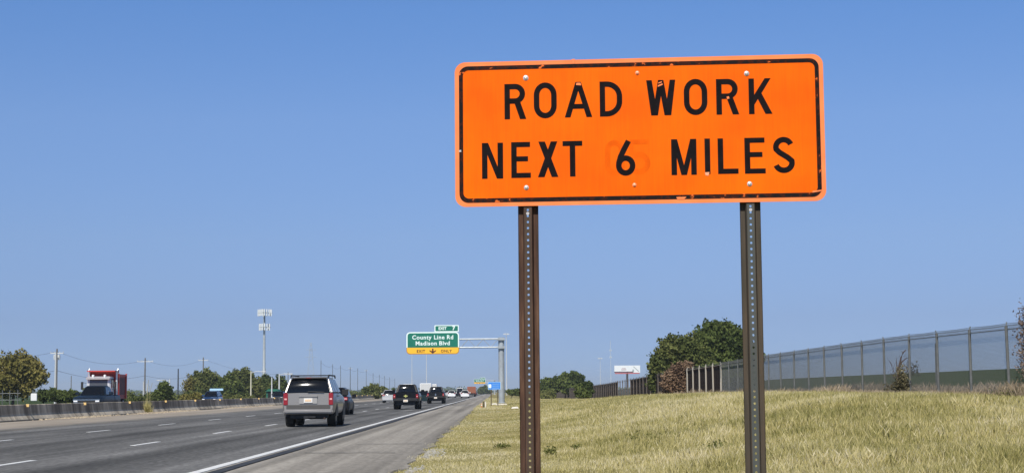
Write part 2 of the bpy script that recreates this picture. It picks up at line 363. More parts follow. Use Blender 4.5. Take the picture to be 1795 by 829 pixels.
# ------------------------------------------------------------------ meadow grass
Mgrass = tonemat('grass_blades', [(0, (.14, .145, .035)), (.3, (.32, .29, .095)), (.55, (.52, .455, .185)), (.8, (.69, .60, .30)), (1, (.80, .71, .47))], trans=.3)
def vnoise(X, Y, s, seed=0):
    """smooth value noise"""
    r = np.random.default_rng(seed).random((64, 64)); x = X/s; y = Y/s
    xi = np.floor(x).astype(int); yi = np.floor(y).astype(int); fx = x-xi; fy = y-yi; fx = fx*fx*(3-2*fx); fy = fy*fy*(3-2*fy)
    g = lambda i, j: r[(i) % 64, (j) % 64]
    return (g(xi, yi)*(1-fx)+g(xi+1, yi)*fx)*(1-fy)+(g(xi, yi+1)*(1-fx)+g(xi+1, yi+1)*fx)*fy
def blades(N, x0, x1, y0, y1, hfun, wfun, tonef, lean=.28, p=2.0):
    u = rng.random(N); Y = 1/(1/y0 + u*(1/y1-1/y0)) if p == 2 else y0+u*(y1-y0)
    X = x0 + (x1-x0)*rng.random(N)
    X = X + (rng.normal(0, .12, N))
    keep = (np.abs(X/Y - .01) < .40) & (X > X_EDGE-.12+.25*(vnoise(Y, Y*0, .7, 3)-.5))
    X, Y = X[keep], Y[keep]; N = len(X)
    Z = gz(X, Y) - .02
    h = hfun(X, Y)*rng.uniform(.45, 1.2, N); w = wfun(X, Y)*rng.uniform(.6, 1.4, N)
    a = rng.uniform(0, PI, N); la = rng.uniform(0, 2*PI, N); l = np.abs(rng.normal(0, lean, N))*h
    dx, dy = np.cos(a)*w, np.sin(a)*w; lx, ly = np.cos(la)*l, np.sin(la)*l
    B = np.stack([X, Y, Z], -1)
    v = np.zeros((N, 4, 3))
    v[:, 0] = B + np.stack([-dx, -dy, 0*dx], -1); v[:, 1] = B + np.stack([dx, dy, 0*dx], -1)
    v[:, 2] = B + np.stack([lx*.45+dx*.7, ly*.45+dy*.7, h*.62], -1); v[:, 3] = B + np.stack([lx, ly, h], -1)
    t = np.clip(tonef(X, Y) + rng.normal(0, .22, N), 0, 1)
    return v.reshape(-1, 3), N, t
def tone_field(X, Y):
    a = vnoise(X, Y*.4, 2.2, 1); b = vnoise(X, Y*.5, .8, 2); c = vnoise(X+40, Y*.3, 5, 5)
    d = vnoise(X+9, Y, .22, 8); return .57 + .34*(a-.5) + .30*(b-.5) + .25*(c-.5) + .22*(d-.5) + .16*(1-sm(-.5, 1.6, X)) + .10*np.sin(Y*.9+X*.35+3*vnoise(X, Y, 4, 12))*(1-sm(3, 5.5, X))
def hf(X, Y):
    tall = sm(.8, 4.0, X)
    return (.06 + .125*tall*(1-.45*sm(FX-4, FX-.5, X)))*(.6+.8*vnoise(X, Y, 1.6, 7))
v, n, t = blades(700000, X_EDGE, FX+.3, 13, 130, hf, lambda X, Y: .0018+.00012*Y, tone_field)
tag(link('meadow_grass', npmesh('meadow_grass', v, n, 4, Mgrass, t)), 'golden dry meadow grass with green patches between highway shoulder and fence', 'grass', kind='stuff')
v, n, t = blades(60000, X_EDGE, FX, 125, 330, lambda X, Y: .08+.08*vnoise(X, Y, 3, 7), lambda X, Y: .00020*Y, tone_field)
tag(link('far_meadow_grass', npmesh('far_meadow_grass', v, n, 4, Mgrass, t)), 'fine pale grass on the distant verge running down toward the gantry', 'grass', kind='stuff')
Mreed = tonemat('dry_reeds', [(0, (.16, .13, .07)), (.5, (.36, .28, .19)), (1, (.55, .45, .33))], trans=.2)
v, n, t = blades(60000, FX-1.0, FX+4.2, 34, 180, lambda X, Y: (.16+.32*vnoise(X, Y, 2.5, 9)**2)*(1-.5*sm(FX+2, FX+3.5, X)), lambda X, Y: .002+.0001*Y, lambda X, Y: .5+.7*(vnoise(X, Y, 3, 11)-.5), lean=.3)
tag(link('dry_weeds', npmesh('dry_weeds', v, n, 4, Mreed, t)), 'pinkish tan dead weeds growing along the foot of the fence', 'weeds', kind='stuff')
# broad dark weeds
Mweed = tonemat('green_weeds', [(0, (.07, .08, .02)), (.5, (.16, .17, .05)), (1, (.28, .27, .09))], trans=.25)

# ------------------------------------------------------------------ foliage
def leaf_array(blobs, n, size, shell=.55, flat=1.0):
    """leaf quads spread through a set of ellipsoids (x,y,z,rx,ry,rz)"""
    vol = np.array([b[3]*b[4]*b[5] for b in blobs])**.72; idx = rng.choice(len(blobs), n, p=vol/vol.sum())
    B = np.array(blobs)[idx]
    d = rng.normal(0, 1, (n, 3)); d /= np.linalg.norm(d, axis=1)[:, None]
    r = (shell + (1-shell)*rng.random(n))**.8; r = np.where(rng.random(n) < .12, r*1.12, r)
    # clumps: push radii in and out with direction so the outline is uneven
    ph = B[:, 0]*1.7+B[:, 2]
    r = r*(1+.16*np.sin(d[:, 0]*7+ph)*np.sin(d[:, 1]*6+ph*1.3)+.14*np.sin(d[:, 2]*9+ph*2+d[:, 0]*5))
    P_ = B[:, :3] + d*r[:, None]*B[:, 3:6]
    nrm = d*.5 + rng.normal(0, .75, (n, 3)); nrm /= np.linalg.norm(nrm, axis=1)[:, None]
    t1 = np.cross(nrm, rng.normal(0, 1, (n, 3))); t1 /= np.linalg.norm(t1, axis=1)[:, None]; t2 = np.cross(nrm, t1)
    s = size*rng.uniform(.5, 1.3, n)[:, None]
    v = np.stack([P_-t1*s, P_+t2*s*.6, P_+t1*s, P_-t2*s*.6], 1)
    # tone by clump
    tb = rng.random(len(blobs))[idx]
    tone = np.clip(.45*tb + .3 + .25*np.sin(P_[:, 0]*1.9/size*.12+P_[:, 2]*2.3) * .6 + rng.normal(0, .16, n), 0, 1)
    return v.reshape(-1, 3), tone
def auto_blobs(w, h, d, z0, n, seed, skew=0, top=1.0):
    r_ = random.Random(seed); out = []
    for i in range(n):
        u = r_.uniform(-1, 1); zz = r_.random(); lim = math.sqrt(max(0.05, 1-(max(0, zz-.25)/.85)**2))
        x = u*w/2*lim*.78; y = r_.uniform(-1, 1)*d/2*.6; s = r_.uniform(.17, .30)
        z = z0 + (h-z0)*(.16+.72*zz) + skew*x
        out.append((x, y, z, w*s*.85, d*s, (h-z0)*s*.75))
    return out
Mbark = mat('bark', (.10, .075, .055), .95, var=.4, scale=6)
GREENS = {
 'dark': tonemat('leaf_dark', [(0, (.04, .06, .015)), (.5, (.085, .115, .028)), (1, (.16, .19, .05))], trans=.25),
 'mid': tonemat('leaf_mid', [(0, (.06, .08, .022)), (.5, (.13, .15, .042)), (1, (.24, .24, .08))], trans=.25),
 'yellow': tonemat('leaf_yellow', [(0, (.08, .075, .02)), (.5, (.20, .18, .045)), (1, (.34, .28, .09))], trans=.25),
 'brown': tonemat('leaf_dead', [(0, (.07, .04, .025)), (.5, (.19, .12, .075)), (1, (.36, .25, .16))], trans=.1),
 'vine': tonemat('leaf_vine', [(0, (.05, .045, .025)), (.5, (.12, .105, .055)), (1, (.24, .21, .12))], trans=.15),
 'red': tonemat('leaf_red', [(0, (.11, .075, .055)), (.5, (.21, .15, .115)), (1, (.34, .27, .21))], trans=.25),
}
def tree(name, label, px, Y, w, h, kind, n=5000, leaf=.22, z0=None, trunk=True, blobs=None, d=None, cat='tree', group=None, zb=None, nb=14, shell=.45, limbs=5):
    p = at(px, 690, Y); X = p.x; zb = gzf(X, Y) if zb is None else zb
    t = thing(name, label, cat, (X, Y, zb), 0, group)
    z0 = h*.12 if z0 is None else z0
    B = blobs or auto_blobs(w, h, d or w*.8, z0, nb, int(px*7+Y))
    v, tone = leaf_array(B, n, leaf, shell)
    v[:, 2] = np.maximum(v[:, 2], .02)
    o = link('crown' if trunk else 'foliage', npmesh('crown', v, n, 4, GREENS[kind], tone), t)
    if True:
        mb = MB(); r0 = max(.05, w*.035); rr = random.Random(int(px))
        mb.tube([(0, 0, -.1), (w*.02, 0, h*.25), (-w*.02, 0, h*.5), (0, 0, h*.78)], r0, 8, r1=r0*.3)
        for b in B[:limbs+3]:
            z1 = h*rr.uniform(.12, .4); mb.tube([(0, 0, z1), (b[0]*.5, b[1]*.5, (z1+b[2])/2+.05*h), (b[0], b[1], b[2]+b[5]*.5)], r0*.45, 6, r1=r0*.1)
        mb.build('trunk' if trunk else 'stem', Mbark, t)
    return t

# ================================================================== the orange sign
Mor = bpy.data.materials.new('orange_sheeting'); Mor.use_nodes = True
def orange():
    n = Mor.node_tree.nodes; L = Mor.node_tree.links; b = n['Principled BSDF']
    b.inputs['Roughness'].default_value = .6; b.inputs['Specular IOR Level'].default_value = .1
    tc = n.new('ShaderNodeTexCoord')
    a = n.new('ShaderNodeTexNoise'); a.inputs['Scale'].default_value = 3.5; a.inputs['Detail'].default_value = 6; L.new(tc.outputs['Object'], a.inputs[0])
    mm = n.new('ShaderNodeMapping'); mm.inputs['Scale'].default_value = (26, 1, 1); L.new(tc.outputs['Object'], mm.inputs[0])
    s = n.new('ShaderNodeTexNoise'); s.inputs['Scale'].default_value = 5; s.inputs['Detail'].default_value = 3; L.new(mm.outputs[0], s.inputs[0])
    mx = n.new('ShaderNodeMath'); mx.operation = 'MULTIPLY_ADD'; mx.inputs[1].default_value = .35; L.new(s.outputs[0], mx.inputs[0]); L.new(a.outputs[0], mx.inputs[2])
    r = n.new('ShaderNodeValToRGB'); L.new(mx.outputs[0], r.inputs[0]); e = r.color_ramp.elements
    e[0].position = .5; e[0].color = (.84, .115, .0, 1); e[1].position = .85; e[1].color = (1, .160, .0, 1)
    L.new(r.outputs[0], b.inputs['Base Color'])
orange()
def plain(name, col, **k): return mat(name, col, **k)
Mmargin = mat('faded_orange_edge', (1, .26, .085), .6, spec=.1, var=.08, scale=9)
Mblack = mat('black_legend', (.007, .005, .006), .75, var=.3, scale=20, spec=.12)
def chipped():
    m = bpy.data.materials.new('scratched_black_border'); m.use_nodes = True; n = m.node_tree.nodes; L = m.node_tree.links; b = n['Principled BSDF']; b.inputs['Roughness'].default_value = .75; b.inputs['Specular IOR Level'].default_value = .12
    tc = n.new('ShaderNodeTexCoord'); a = n.new('ShaderNodeTexNoise'); a.inputs['Scale'].default_value = 38; a.inputs['Detail'].default_value = 4; L.new(tc.outputs['Object'], a.inputs[0])
    c = n.new('ShaderNodeTexNoise'); c.inputs['Scale'].default_value = 4; L.new(tc.outputs['Object'], c.inputs[0])
    s = n.new('ShaderNodeMath'); s.operation = 'MULTIPLY_ADD'; s.inputs[1].default_value = .5; L.new(c.outputs[0], s.inputs[0]); L.new(a.outputs[0], s.inputs[2])
    r = n.new('ShaderNodeValToRGB'); L.new(s.outputs[0], r.inputs[0]); e = r.color_ramp.elements
    e[0].position = .89; e[0].color = (.03, .008, .005, 1); e[1].position = .95; e[1].color = (.8, .16, .03, 1); e.new(.74).color = (.012, .009, .009, 1); e.new(.80).color = (.05, .012, .006, 1)
    L.new(r.outputs[0], b.inputs['Base Color']); return m
Mchip = chipped()
SW, SH = 1.544, .616
pL = at(797.5, 236.5, 6.8); pR = at(1445.5, 222.5, 6.66)
scn = (pL+pR)/2; syaw = math.atan2(pR.y-pL.y, pR.x-pL.x)
SW = (pR-pL).length
sign = thing('road_work_sign', 'big orange sign with black border reading ROAD WORK NEXT 6 MILES', 'road sign', (scn.x, scn.y, scn.z-SH/2), syaw)
def rrect(w, h, r, n=8, cx=0, cz=0):
    out = []
    for (sx, sz, a0) in ((1, 1, 0), (-1, 1, PI/2), (-1, -1, PI), (1, -1, 3*PI/2)):
        for i in range(n+1):
            a = a0+PI/2*i/n; out.append((cx+sx*(w/2-r)+r*math.cos(a), cz+sz*(h/2-r)+r*math.sin(a)))
    return out
def ring(mb, o, i, y0, y1):
    n = len(o); V = [(p[0], y, p[1]) for y in (y0, y1) for p in o] + [(p[0], y, p[1]) for y in (y0, y1) for p in i]
    fs = []
    for k in range(n):
        a, b = k, (k+1) % n
        fs += [(a, b, 2*n+b, 2*n+a), (a, n+a, n+b, b), (2*n+a, 2*n+b, 3*n+b, 3*n+a), (n+a, 3*n+a, 3*n+b, n+b)]
    return mb.add(V, fs)
cz = SH/2
# plate; its front face is at y = 0 and the layers stand half a millimetre proud of one another
MB().prism(rrect(SW, SH, .045, cz=cz), 'y', .0, .0035).build('plate', Mmargin, sign)
MB().prism(rrect(SW-.052, SH-.052, .03, cz=cz), 'y', -.001, 0.0005).build('face', Mor, sign)
ring(MB(), rrect(SW-.036, SH-.036, .038, cz=cz), rrect(SW-.070, SH-.070, .024, cz=cz), -.002, -.0002).build('border', Mchip, sign)
# lettering -----------------------------------------------------------
TL, TR, BL, BR = (796, 110), (1443, 94), (799, 363), (1448, 351)
def uv(px, py):
    t = (px-796)/648.5
    for _ in range(3):
        yt = TL[1]+(TR[1]-TL[1])*t; yb = BL[1]+(BR[1]-BL[1])*t; s = (py-yt)/(yb-yt)
        xl = TL[0]+(BL[0]-TL[0])*s; xr = TR[0]+(BR[0]-TR[0])*s; t = (px-xl)/(xr-xl)
    return (t-.5)*SW, (1-s)*SH
def arc(cx, cy, rx, ry, a0, a1, n=10): return [(cx+rx*math.cos(math.radians(a0+(a1-a0)*i/n)), cy+ry*math.sin(math.radians(a0+(a1-a0)*i/n))) for i in range(n+1)]
def glyph(ch, w):
    """strokes of a plain highway letter in a box w wide, 1 high; S = centre line, P = polygon"""
    t = .152; h = t/2; W_ = w
    d = t*1.06
    if ch == 'I': return [('P', [(W_/2-h, 0), (W_/2+h, 0), (W_/2+h, 1), (W_/2-h, 1)])]
    if ch == 'L': return [('P', [(0, 0), (t, 0), (t, 1), (0, 1)]), ('P', [(t, 0), (W_, 0), (W_, t*.95), (t, t*.95)])]
    if ch == 'E': return [('P', [(0, 0), (t, 0), (t, 1), (0, 1)])] + [('P', [(t, z), (x, z), (x, z+t*.92), (t, z+t*.92)]) for z, x in ((0, W_), (.46, W_*.86), (1-t*.92, W_*.97))]
    if ch == 'T': return [('P', [(0, 1-t*.92), (W_, 1-t*.92), (W_, 1), (0, 1)]), ('P', [(W_/2-h, 0), (W_/2+h, 0), (W_/2+h, 1-t*.92), (W_/2-h, 1-t*.92)])]
    if ch == 'N': return [('P', [(0, 0), (t, 0), (t, 1), (0, 1)]), ('P', [(W_-t, 0), (W_, 0), (W_, 1), (W_-t, 1)]), ('P', [(0.02, 1), (W_-d*1.08, 0), (W_-.02, 0), (d*1.08, 1)])]
    if ch == 'M': return [('P', [(0, 0), (t, 0), (t, 1), (0, 1)]), ('P', [(W_-t, 0), (W_, 0), (W_, 1), (W_-t, 1)]),
                          ('P', [(0.02, 1), (W_/2-h, 0), (W_/2+h*.9, 0), (d*1.03, 1)]), ('P', [(W_-.02, 1), (W_-d*1.03, 1), (W_/2-h*.9, 0), (W_/2+h, 0)])]
    if ch == 'W': return [('P', [(0, 1), (t*1.02, 1), (W_*.25+h+.035, 0), (W_*.25-h+.0, 0)]), ('P', [(W_*.25-h+.035, 0), (W_*.25+h+.035, 0), (W_/2+h, 1), (W_/2-h, 1)]),
                          ('P', [(W_/2-h, 1), (W_/2+h, 1), (W_*.75+h-.035, 0), (W_*.75-h-.035, 0)]), ('P', [(W_*.75-h-.035, 0), (W_*.75+h, 0), (W_, 1), (W_-t*1.02, 1)])]
    if ch == 'A': return [('P', [(0, 0), (t*1.05, 0), (W_/2+h, 1), (W_/2-h, 1)]), ('P', [(W_, 0), (W_/2+h, 1), (W_/2-h, 1), (W_-t*1.05, 0)]), ('P', [(W_*.24, .24), (W_*.76, .24), (W_*.71, .24+t*.9), (W_*.29, .24+t*.9)])]
    if ch == 'X': return [('P', [(0, 0), (t*1.2, 0), (W_-.02, 1), (W_-t*1.2-.02, 1)]), ('P', [(W_, 0), (t*1.2+.02, 1), (.02, 1), (W_-t*1.2, 0)])]
    if ch == 'K': return [('P', [(0, 0), (t, 0), (t, 1), (0, 1)]), ('P', [(t*.9, .24), (t*.9, .52), (W_-t*1.28, 1), (W_-.03, 1)]), ('P', [(W_, 0), (W_*.49, .66), (W_*.36, .46), (W_-t*1.25, 0)])]
    if ch == 'O': 
        r = W_/2-h; pts = arc(W_/2, 1-h-r*1.15, r, r*1.15, 180, 0, 14) + arc(W_/2, h+r*1.15, r, r*1.15, 0, -180, 14); return [('C', pts)]
    if ch == 'D':
        r = min(.36, W_-h-.2); return [('P', [(0, 0), (t, 0), (t, 1), (0, 1)]), ('S', [(t*.9, 1-h), (W_-h-r, 1-h)] + arc(W_-h-r, 1-h-r, r, r, 90, 0)[1:] + arc(W_-h-r, h+r, r, r, 0, -90) + [(t*.9, h)])]
    if ch == 'R':
        r = .205; return [('P', [(0, 0), (t, 0), (t, 1), (0, 1)]), ('S', [(t*.9, 1-h), (W_-h-r-.03, 1-h)] + arc(W_-h-r-.03, 1-h-r, r, r, 90, -90, 14)[1:] + [(t*.9, 1-h-2*r)]), ('P', [(W_, 0), (W_*.72, .5), (W_*.72-t*1.16, .5), (W_-t*1.16, 0)])]
    if ch == 'S':
        r = .207; rx = W_/2-h
        return [('S', arc(W_/2, 1-h-r, rx*.95, r, 22, 90, 6) + arc(W_/2, 1-h-r, rx*.95, r, 90, 195, 8)[1:] + [(W_*.30, .575), (W_*.68, .43)] + arc(W_/2, h+r, rx, r, 15, -90, 8) + arc(W_/2, h+r, rx, r, -90, -162, 6)[1:])]
    if ch == '6':
        r = W_/2-h; return [('C', arc(W_/2, h+r*1.08, r, r*1.08, 0, 360, 24)[:-1]), ('S', [(W_*.66, 1-.03)] + [(W_*.42, .73), (W_*.24, .53), (h+.005, .36), (h, h+r*1.0)])]
    if ch == '0':
        r = W_/2-h; return [('C', arc(W_/2, 1-h-r*1.1, r, r*1.1, 180, 0, 12) + arc(W_/2, h+r*1.1, r, r*1.1, 0, -180, 12))]
    if ch == '5':
        r = .25; return [('P', [(.02, 1-t*.9), (W_*.95, 1-t*.9), (W_*.95, 1), (.02, 1)]), ('P', [(.02, .5), (t, .5), (t, 1-t*.9), (.02, 1-t*.9)]), ('S', [(t*.8, .55)] + arc(W_-h-r, h+r, r, r, 90, -90, 12) + [(h*.6, .14)])]
    return []
def ribbon(pts, t, closed):
    P_ = [Vector((p[0], p[1])) for p in pts]; n = len(P_); out = []
    for i in range(n):
        a = P_[(i-1) % n] if (closed or i > 0) else P_[i]; c = P_[(i+1) % n] if (closed or i < n-1) else P_[i]
        d1 = (P_[i]-a); d2 = (c-P_[i]); d1 = d1.normalized() if d1.length > 1e-6 else d2.normalized(); d2 = d2.normalized() if d2.length > 1e-6 else d1
        n1 = Vector((-d1.y, d1.x)); n2 = Vector((-d2.y, d2.x)); m = (n1+n2).normalized(); k = t/2/max(.6, m.dot(n1))
        out.append((P_[i]+m*k, P_[i]-m*k))
    return out
def letter(ch, x0, x1, y0, y1, y_base, thick, m, name='letter'):
    cx, cy = (x0+x1)/2, (y0+y1)/2
    u0, _ = uv(x0, cy); u1, _ = uv(x1, cy); _, v1 = uv(cx, y0); _, v0 = uv(cx, y1)
    Hh = v1-v0; Wd = (u1-u0)/Hh; mb = MB(); lay = 0
    for kind, pts in glyph(ch, Wd):
        yb = y_base - thick - lay*.00012; lay += 1
        if kind == 'P':
            mb.prism([(u0+p[0]*Hh, v0+p[1]*Hh) for p in pts], 'y', yb, y_base)
        else:
            rb = ribbon(pts, .152, kind == 'C'); k = len(rb); V = []
            for a, b in rb:
                for q, yv in ((a, yb), (b, yb), (b, y_base), (a, y_base)): V.append((u0+q[0]*Hh, yv, v0+q[1]*Hh))
            fs = []
            for i in range(k if kind == 'C' else k-1):
                j = (i+1) % k
                for s in range(4): fs.append((i*4+s, j*4+s, j*4+(s+1) % 4, i*4+(s+1) % 4))
            if kind == 'S': fs += [(0, 1, 2, 3), ((k-1)*4+3, (k-1)*4+2, (k-1)*4+1, (k-1)*4)]
            mb.add(V, fs)
    return mb.build(name, m, sign)
for ch, x0, x1, y0, y1 in (('R', 885.5, 924, 147.5, 209.5), ('O', 937.5, 978, 145, 208), ('A', 992, 1040.5, 144, 206), ('D', 1054, 1093.5, 143, 204.5),
        ('W', 1136, 1187, 140.5, 202.5), ('O', 1201.5, 1242.5, 138.5, 202), ('R', 1258, 1297.5, 138.5, 201), ('K', 1314.5, 1355, 137.5, 200),
        ('N', 846, 883.5, 251, 313.5), ('E', 898, 932.5, 249.5, 312), ('X', 945, 981, 248.5, 310.5), ('T', 989, 1023.7, 247.5, 309.5), ('6', 1082.5, 1116.5, 245.5, 308),
        ('M', 1179.5, 1223.5, 244, 306.5), ('I', 1237.5, 1247.5, 243, 305), ('L', 1260.5, 1296, 242.5, 304.5), ('E', 1307, 1343, 241.5, 304), ('S', 1355.8, 1393.5, 240, 303)):
    letter(ch, x0, x1, y0, y1, -.0012, .0006, Mblack)
Mghost = mat('ghost_of_old_digits', (.76, .098, .0), .7, scale=14, col2=(.93, .138, .0), spec=.1)
letter('0', 1063, 1098, 246, 308, -.0006, .0007, Mghost, 'old_digit'); letter('5', 1104, 1143, 245, 306, -.0006, .0007, Mghost, 'old_digit')
# bolts and scuffs
Mbolt = mat('zinc_bolt', (.75, .68, .60), .35, metal=.6, spec=1)
Mbolt2 = mat('painted_bolt', (1, .38, .18), .35, spec=1)
for (x, y, r, m) in ((923, 137, .0085, Mbolt), (925, 329, .0075, Mbolt), (1311, 129, .0078, Mbolt), (1315.5, 322, .0078, Mbolt), (1120, 128, .006, Mbolt2), (1115, 324, .006, Mbolt2)):
    u, v = uv(x, y); mb = MB()
    mb.loft([[(u+r*k*math.cos(a*PI/6), yy_, v+r*k*math.sin(a*PI/6)) for a in range(12)] for k, yy_ in ((1.35, -.0012), (1.35, -.0026), (1, -.003), (.9, -.0065), (.5, -.0082))]); mb.build('bolt', m, sign, smooth=True)
Mchipo = mat('exposed_orange', (1, .24, .06), .6)
def scuff(pts, m=Mchipo, y=-.0024):
    q = [uv(*p) for p in pts]; MB().prism(q, 'y', y, -.0018).build('scuff', m, sign)
scuff([(1013, 145.5), (1020, 145.5), (1021, 150), (1012, 149.5)])
scuff([(1156, 150), (1164, 146.5), (1164.5, 149), (1156, 152.5)]); scuff([(1157, 145), (1163, 143), (1163, 144.8), (1157, 147)])
scuff([(1004, 104), (1010, 103.5), (1009, 112), (1006, 112)]); scuff([(1188, 345), (1206, 344.5), (1202, 348.5), (1190, 348.5)])
scuff([(1424, 334), (1440, 332), (1440, 334), (1424, 337)]); scuff([(1276, 170), (1280, 169), (1281, 173), (1277, 174)]); scuff([(805, 264), (809, 263.5), (809, 267), (805, 267)], Mbolt)
scuff([(1238, 302), (1246, 301.5), (1244, 308), (1239, 307)], Mbolt2)

# ------------------------------------------------------------------ perforated U channel posts
def rust(name, a, b_, c, sc=3):
    m = bpy.data.materials.new(name); m.use_nodes = True; n = m.node_tree.nodes; L = m.node_tree.links; b = n['Principled BSDF']
    b.inputs['Roughness'].default_value = .8; b.inputs['Metallic'].default_value = .15
    tc = n.new('ShaderNodeTexCoord'); mm = n.new('ShaderNodeMapping'); mm.inputs['Scale'].default_value = (7, 7, .7); L.new(tc.outputs['Object'], mm.inputs[0])
    q = n.new('ShaderNodeTexNoise'); q.inputs['Scale'].default_value = sc; q.inputs['Detail'].default_value = 7; q.inputs['Roughness'].default_value = .7; L.new(mm.outputs[0], q.inputs[0])
    r = n.new('ShaderNodeValToRGB'); L.new(q.outputs[0], r.inputs[0]); e = r.color_ramp.elements
    e[0].position = .3; e[0].color = (*a, 1); e[1].position = .72; e[1].color = (*c, 1); e.new(.5).color = (*b_, 1)
    L.new(r.outputs[0], b.inputs['Base Color'])
    bp = n.new('ShaderNodeBump'); bp.inputs['Strength'].default_value = .3; bp.inputs['Distance'].default_value = .002; L.new(q.outputs[0], bp.inputs['Height']); L.new(bp.outputs[0], b.inputs['Normal'])
    return m
Mrust1 = rust('rusty_brown_steel', (.025, .014, .010), (.080, .038, .022), (.20, .11, .06))
Mrust2 = rust('weathered_green_steel', (.04, .036, .026), (.07, .055, .038), (.115, .075, .045))
Mweb1 = rust('dark_brown_web', (.035, .022, .015), (.07, .045, .03), (.11, .07, .045))
Mweb2 = rust('grey_green_web', (.045, .05, .046), (.075, .082, .076), (.10, .095, .08))
def post(px, py, Y, label, mf, mw, seed):
    p = at(px, py, Y); Y = scn.y + (p.x-scn.x)*math.tan(syaw) + .006; zg = gzf(p.x, Y); ztop = scn.z+SH/2-.01
    t = thing('sign_post', label, 'post', (p.x, Y, zg), syaw, 'posts of the road work sign')
    H = ztop-zg; cell = .0254; wh = .0135; r = .0050; yb = .030; th = .003
    # hat section: the perforated web stands forward against the sign, the wide flanges lie behind it
    mb = MB(); n = int(H/cell)
    for k in range(n):
        zc = H-(k+.5)*cell; z0, z1 = zc-cell/2, zc+cell/2
        for y, s in ((0, 1), (th, -1)):
            o = [(wh, 0), (wh, cell/2), (0, cell/2), (-wh, cell/2), (-wh, 0), (-wh, -cell/2), (0, -cell/2), (wh, -cell/2)]
            c = [(r*math.cos(i*PI/4), r*math.sin(i*PI/4)) for i in range(8)]
            V = [(a, y, zc+b) for a, b in o] + [(a, y, zc+b) for a, b in c]
            fs = [(i, (i+1) % 8, 8+(i+1) % 8, 8+i) for i in range(8)]
            mb.add(V, fs if s > 0 else [f[::-1] for f in fs])
        c = [(r*math.cos(i*PI/4), r*math.sin(i*PI/4)) for i in range(8)]
        mb.add([(a, y, zc+b) for y in (0, th) for a, b in c], [(i, (i+1) % 8, 8+(i+1) % 8, 8+i) for i in range(8)])
    mb.build('web', mw, t)
    for s in (-1, 1):
        m2 = MB()
        pr = [(s*wh, 0), (s*(wh+.003), 0), (s*(wh+.009), yb-.004), (s*.0405, yb-.004), (s*.0425, yb-.010), (s*.0425, yb), (s*(wh+.006), yb), (s*wh, th)]
        m2.prism(pr if s > 0 else pr[::-1], 'z', 0, H); m2.build('flange', mf, t)
    # two bolts just under the plate
    Mb = Mbolt
    for zz in (H-SH-.022,):
        MB().tube([(0, -.006, zz), (0, .0, zz)], .007, 8).build('bolt', Mb, t)
    return t
post(925.3, 370, 6.765, 'rusty brown perforated steel post under the left part of the orange sign', Mrust1, Mweb1, 1)
post(1316.3, 355, 6.68, 'grey green perforated steel post under the right part of the orange sign', Mrust2, Mweb2, 2)

# ================================================================== overhead gantry
Mgreen = mat('green_sheeting', (.004, .17, .11), .45, var=.06, scale=2)
Myel = mat('yellow_sheeting', (.98, .52, .03), .45)
Mwleg = mat('white_legend', (.82, .95, .90), .45)
Mdark = mat('dark_legend', (.06, .012, .008), .5)
Mgalv = mat('galvanised_steel', (.42, .455, .475), .45, metal=.3, var=.12, scale=2)
Mconc = mat('concrete_base', (.72, .66, .55), .9, var=.15, scale=3)
def text_mesh(s, size, m, name='lettering', bold=.0, sp=1.0):
    cu = bpy.data.curves.new('t', 'FONT'); cu.body = s; cu.size = size; cu.align_x = 'CENTER'; cu.offset = bold; cu.extrude = .004; cu.resolution_u = 3; cu.space_character = sp
    o = bpy.data.objects.new('t', cu); C.objects.link(o); bpy.context.view_layer.update()
    me = bpy.data.meshes.new_from_object(o.evaluated_get(bpy.context.evaluated_depsgraph_get())); bpy.data.objects.remove(o); me.materials.clear(); me.materials.append(m); me.name = name
    return me
def put_words(text, size, xc, y, z, m, parent, bold, sp):
    ms = [text_mesh(w_, size, m, 'lettering', bold, sp) for w_ in text.split()]; ext = []
    for q in ms: xs_ = [v_.co.x for v_ in q.vertices]; ext.append((min(xs_), max(xs_)))
    gap = size*.42; tot = sum(b_-a_ for a_, b_ in ext)+gap*(len(ms)-1); x = xc-tot/2
    for q, (a_, b_) in zip(ms, ext):
        o = link('lettering', q, parent); o.location = (x-a_, y, z); o.rotation_euler = (PI/2, 0, 0); x += b_-a_+gap
def put_text(s, size, x, y, z, m, parent, name='lettering', bold=0, sp=1.0):
    o = link(name, text_mesh(s, size, m, name, bold, sp), parent); o.location = (x, y, z); o.rotation_euler = (PI/2, 0, 0); return o
GY = 158.0
S_ = GY/F                                    # metres per photo pixel there
gp = at(879.5, 710, GY); gz0 = gzf(gp.x, GY)
def zat(py, px=820): return at(px, py, GY).z-gz0
def xat(px, py=600): return at(px, py, GY).x-gp.x
gan = thing('overhead_gantry', 'tall grey cantilever gantry standing on the verge beside the highway shoulder', 'gantry', (gp.x, GY, gz0))
MB().box(-.52, .52, -.6, .6, -.2, .16).build('concrete_footing', Mconc, gan, bevel=.04)
mb = MB(); zt = zat(592, 879); mb.tube([(0, 0, .2), (0, 0, zt)], .29, 20); mb.tube([(0, 0, .22), (0, 0, .29)], .42, 20)
mb.tube([(0, 0, zt), (0, 0, zt+.05)], .31, 20); mb.build('column', Mgalv, gan, smooth=True)
mb = MB(); zu, zl = zat(594, 850), zat(608.5, 850); xl = xat(716, 600)
for z in (zu, zl):
    for y in (-.42, .42): mb.tube([(.32, y, z), (xl, y, z)], .06, 8)
nb = 12
for i in range(nb):
    xa, xb = -.3+(xl+.3)*i/nb, -.3+(xl+.3)*(i+1)/nb
    for y in (-.42, .42):
        z0, z1 = (zl, zu) if i % 2 else (zu, zl)
        mb.tube([(xa, y, z0), (xb, y, z1)], .022, 6)
    mb.tube([(xa, -.42, zu), (xa, .42, zu)], .03, 6); mb.tube([(xa, -.42, zl), (xa, .42, zl)], .03, 6)
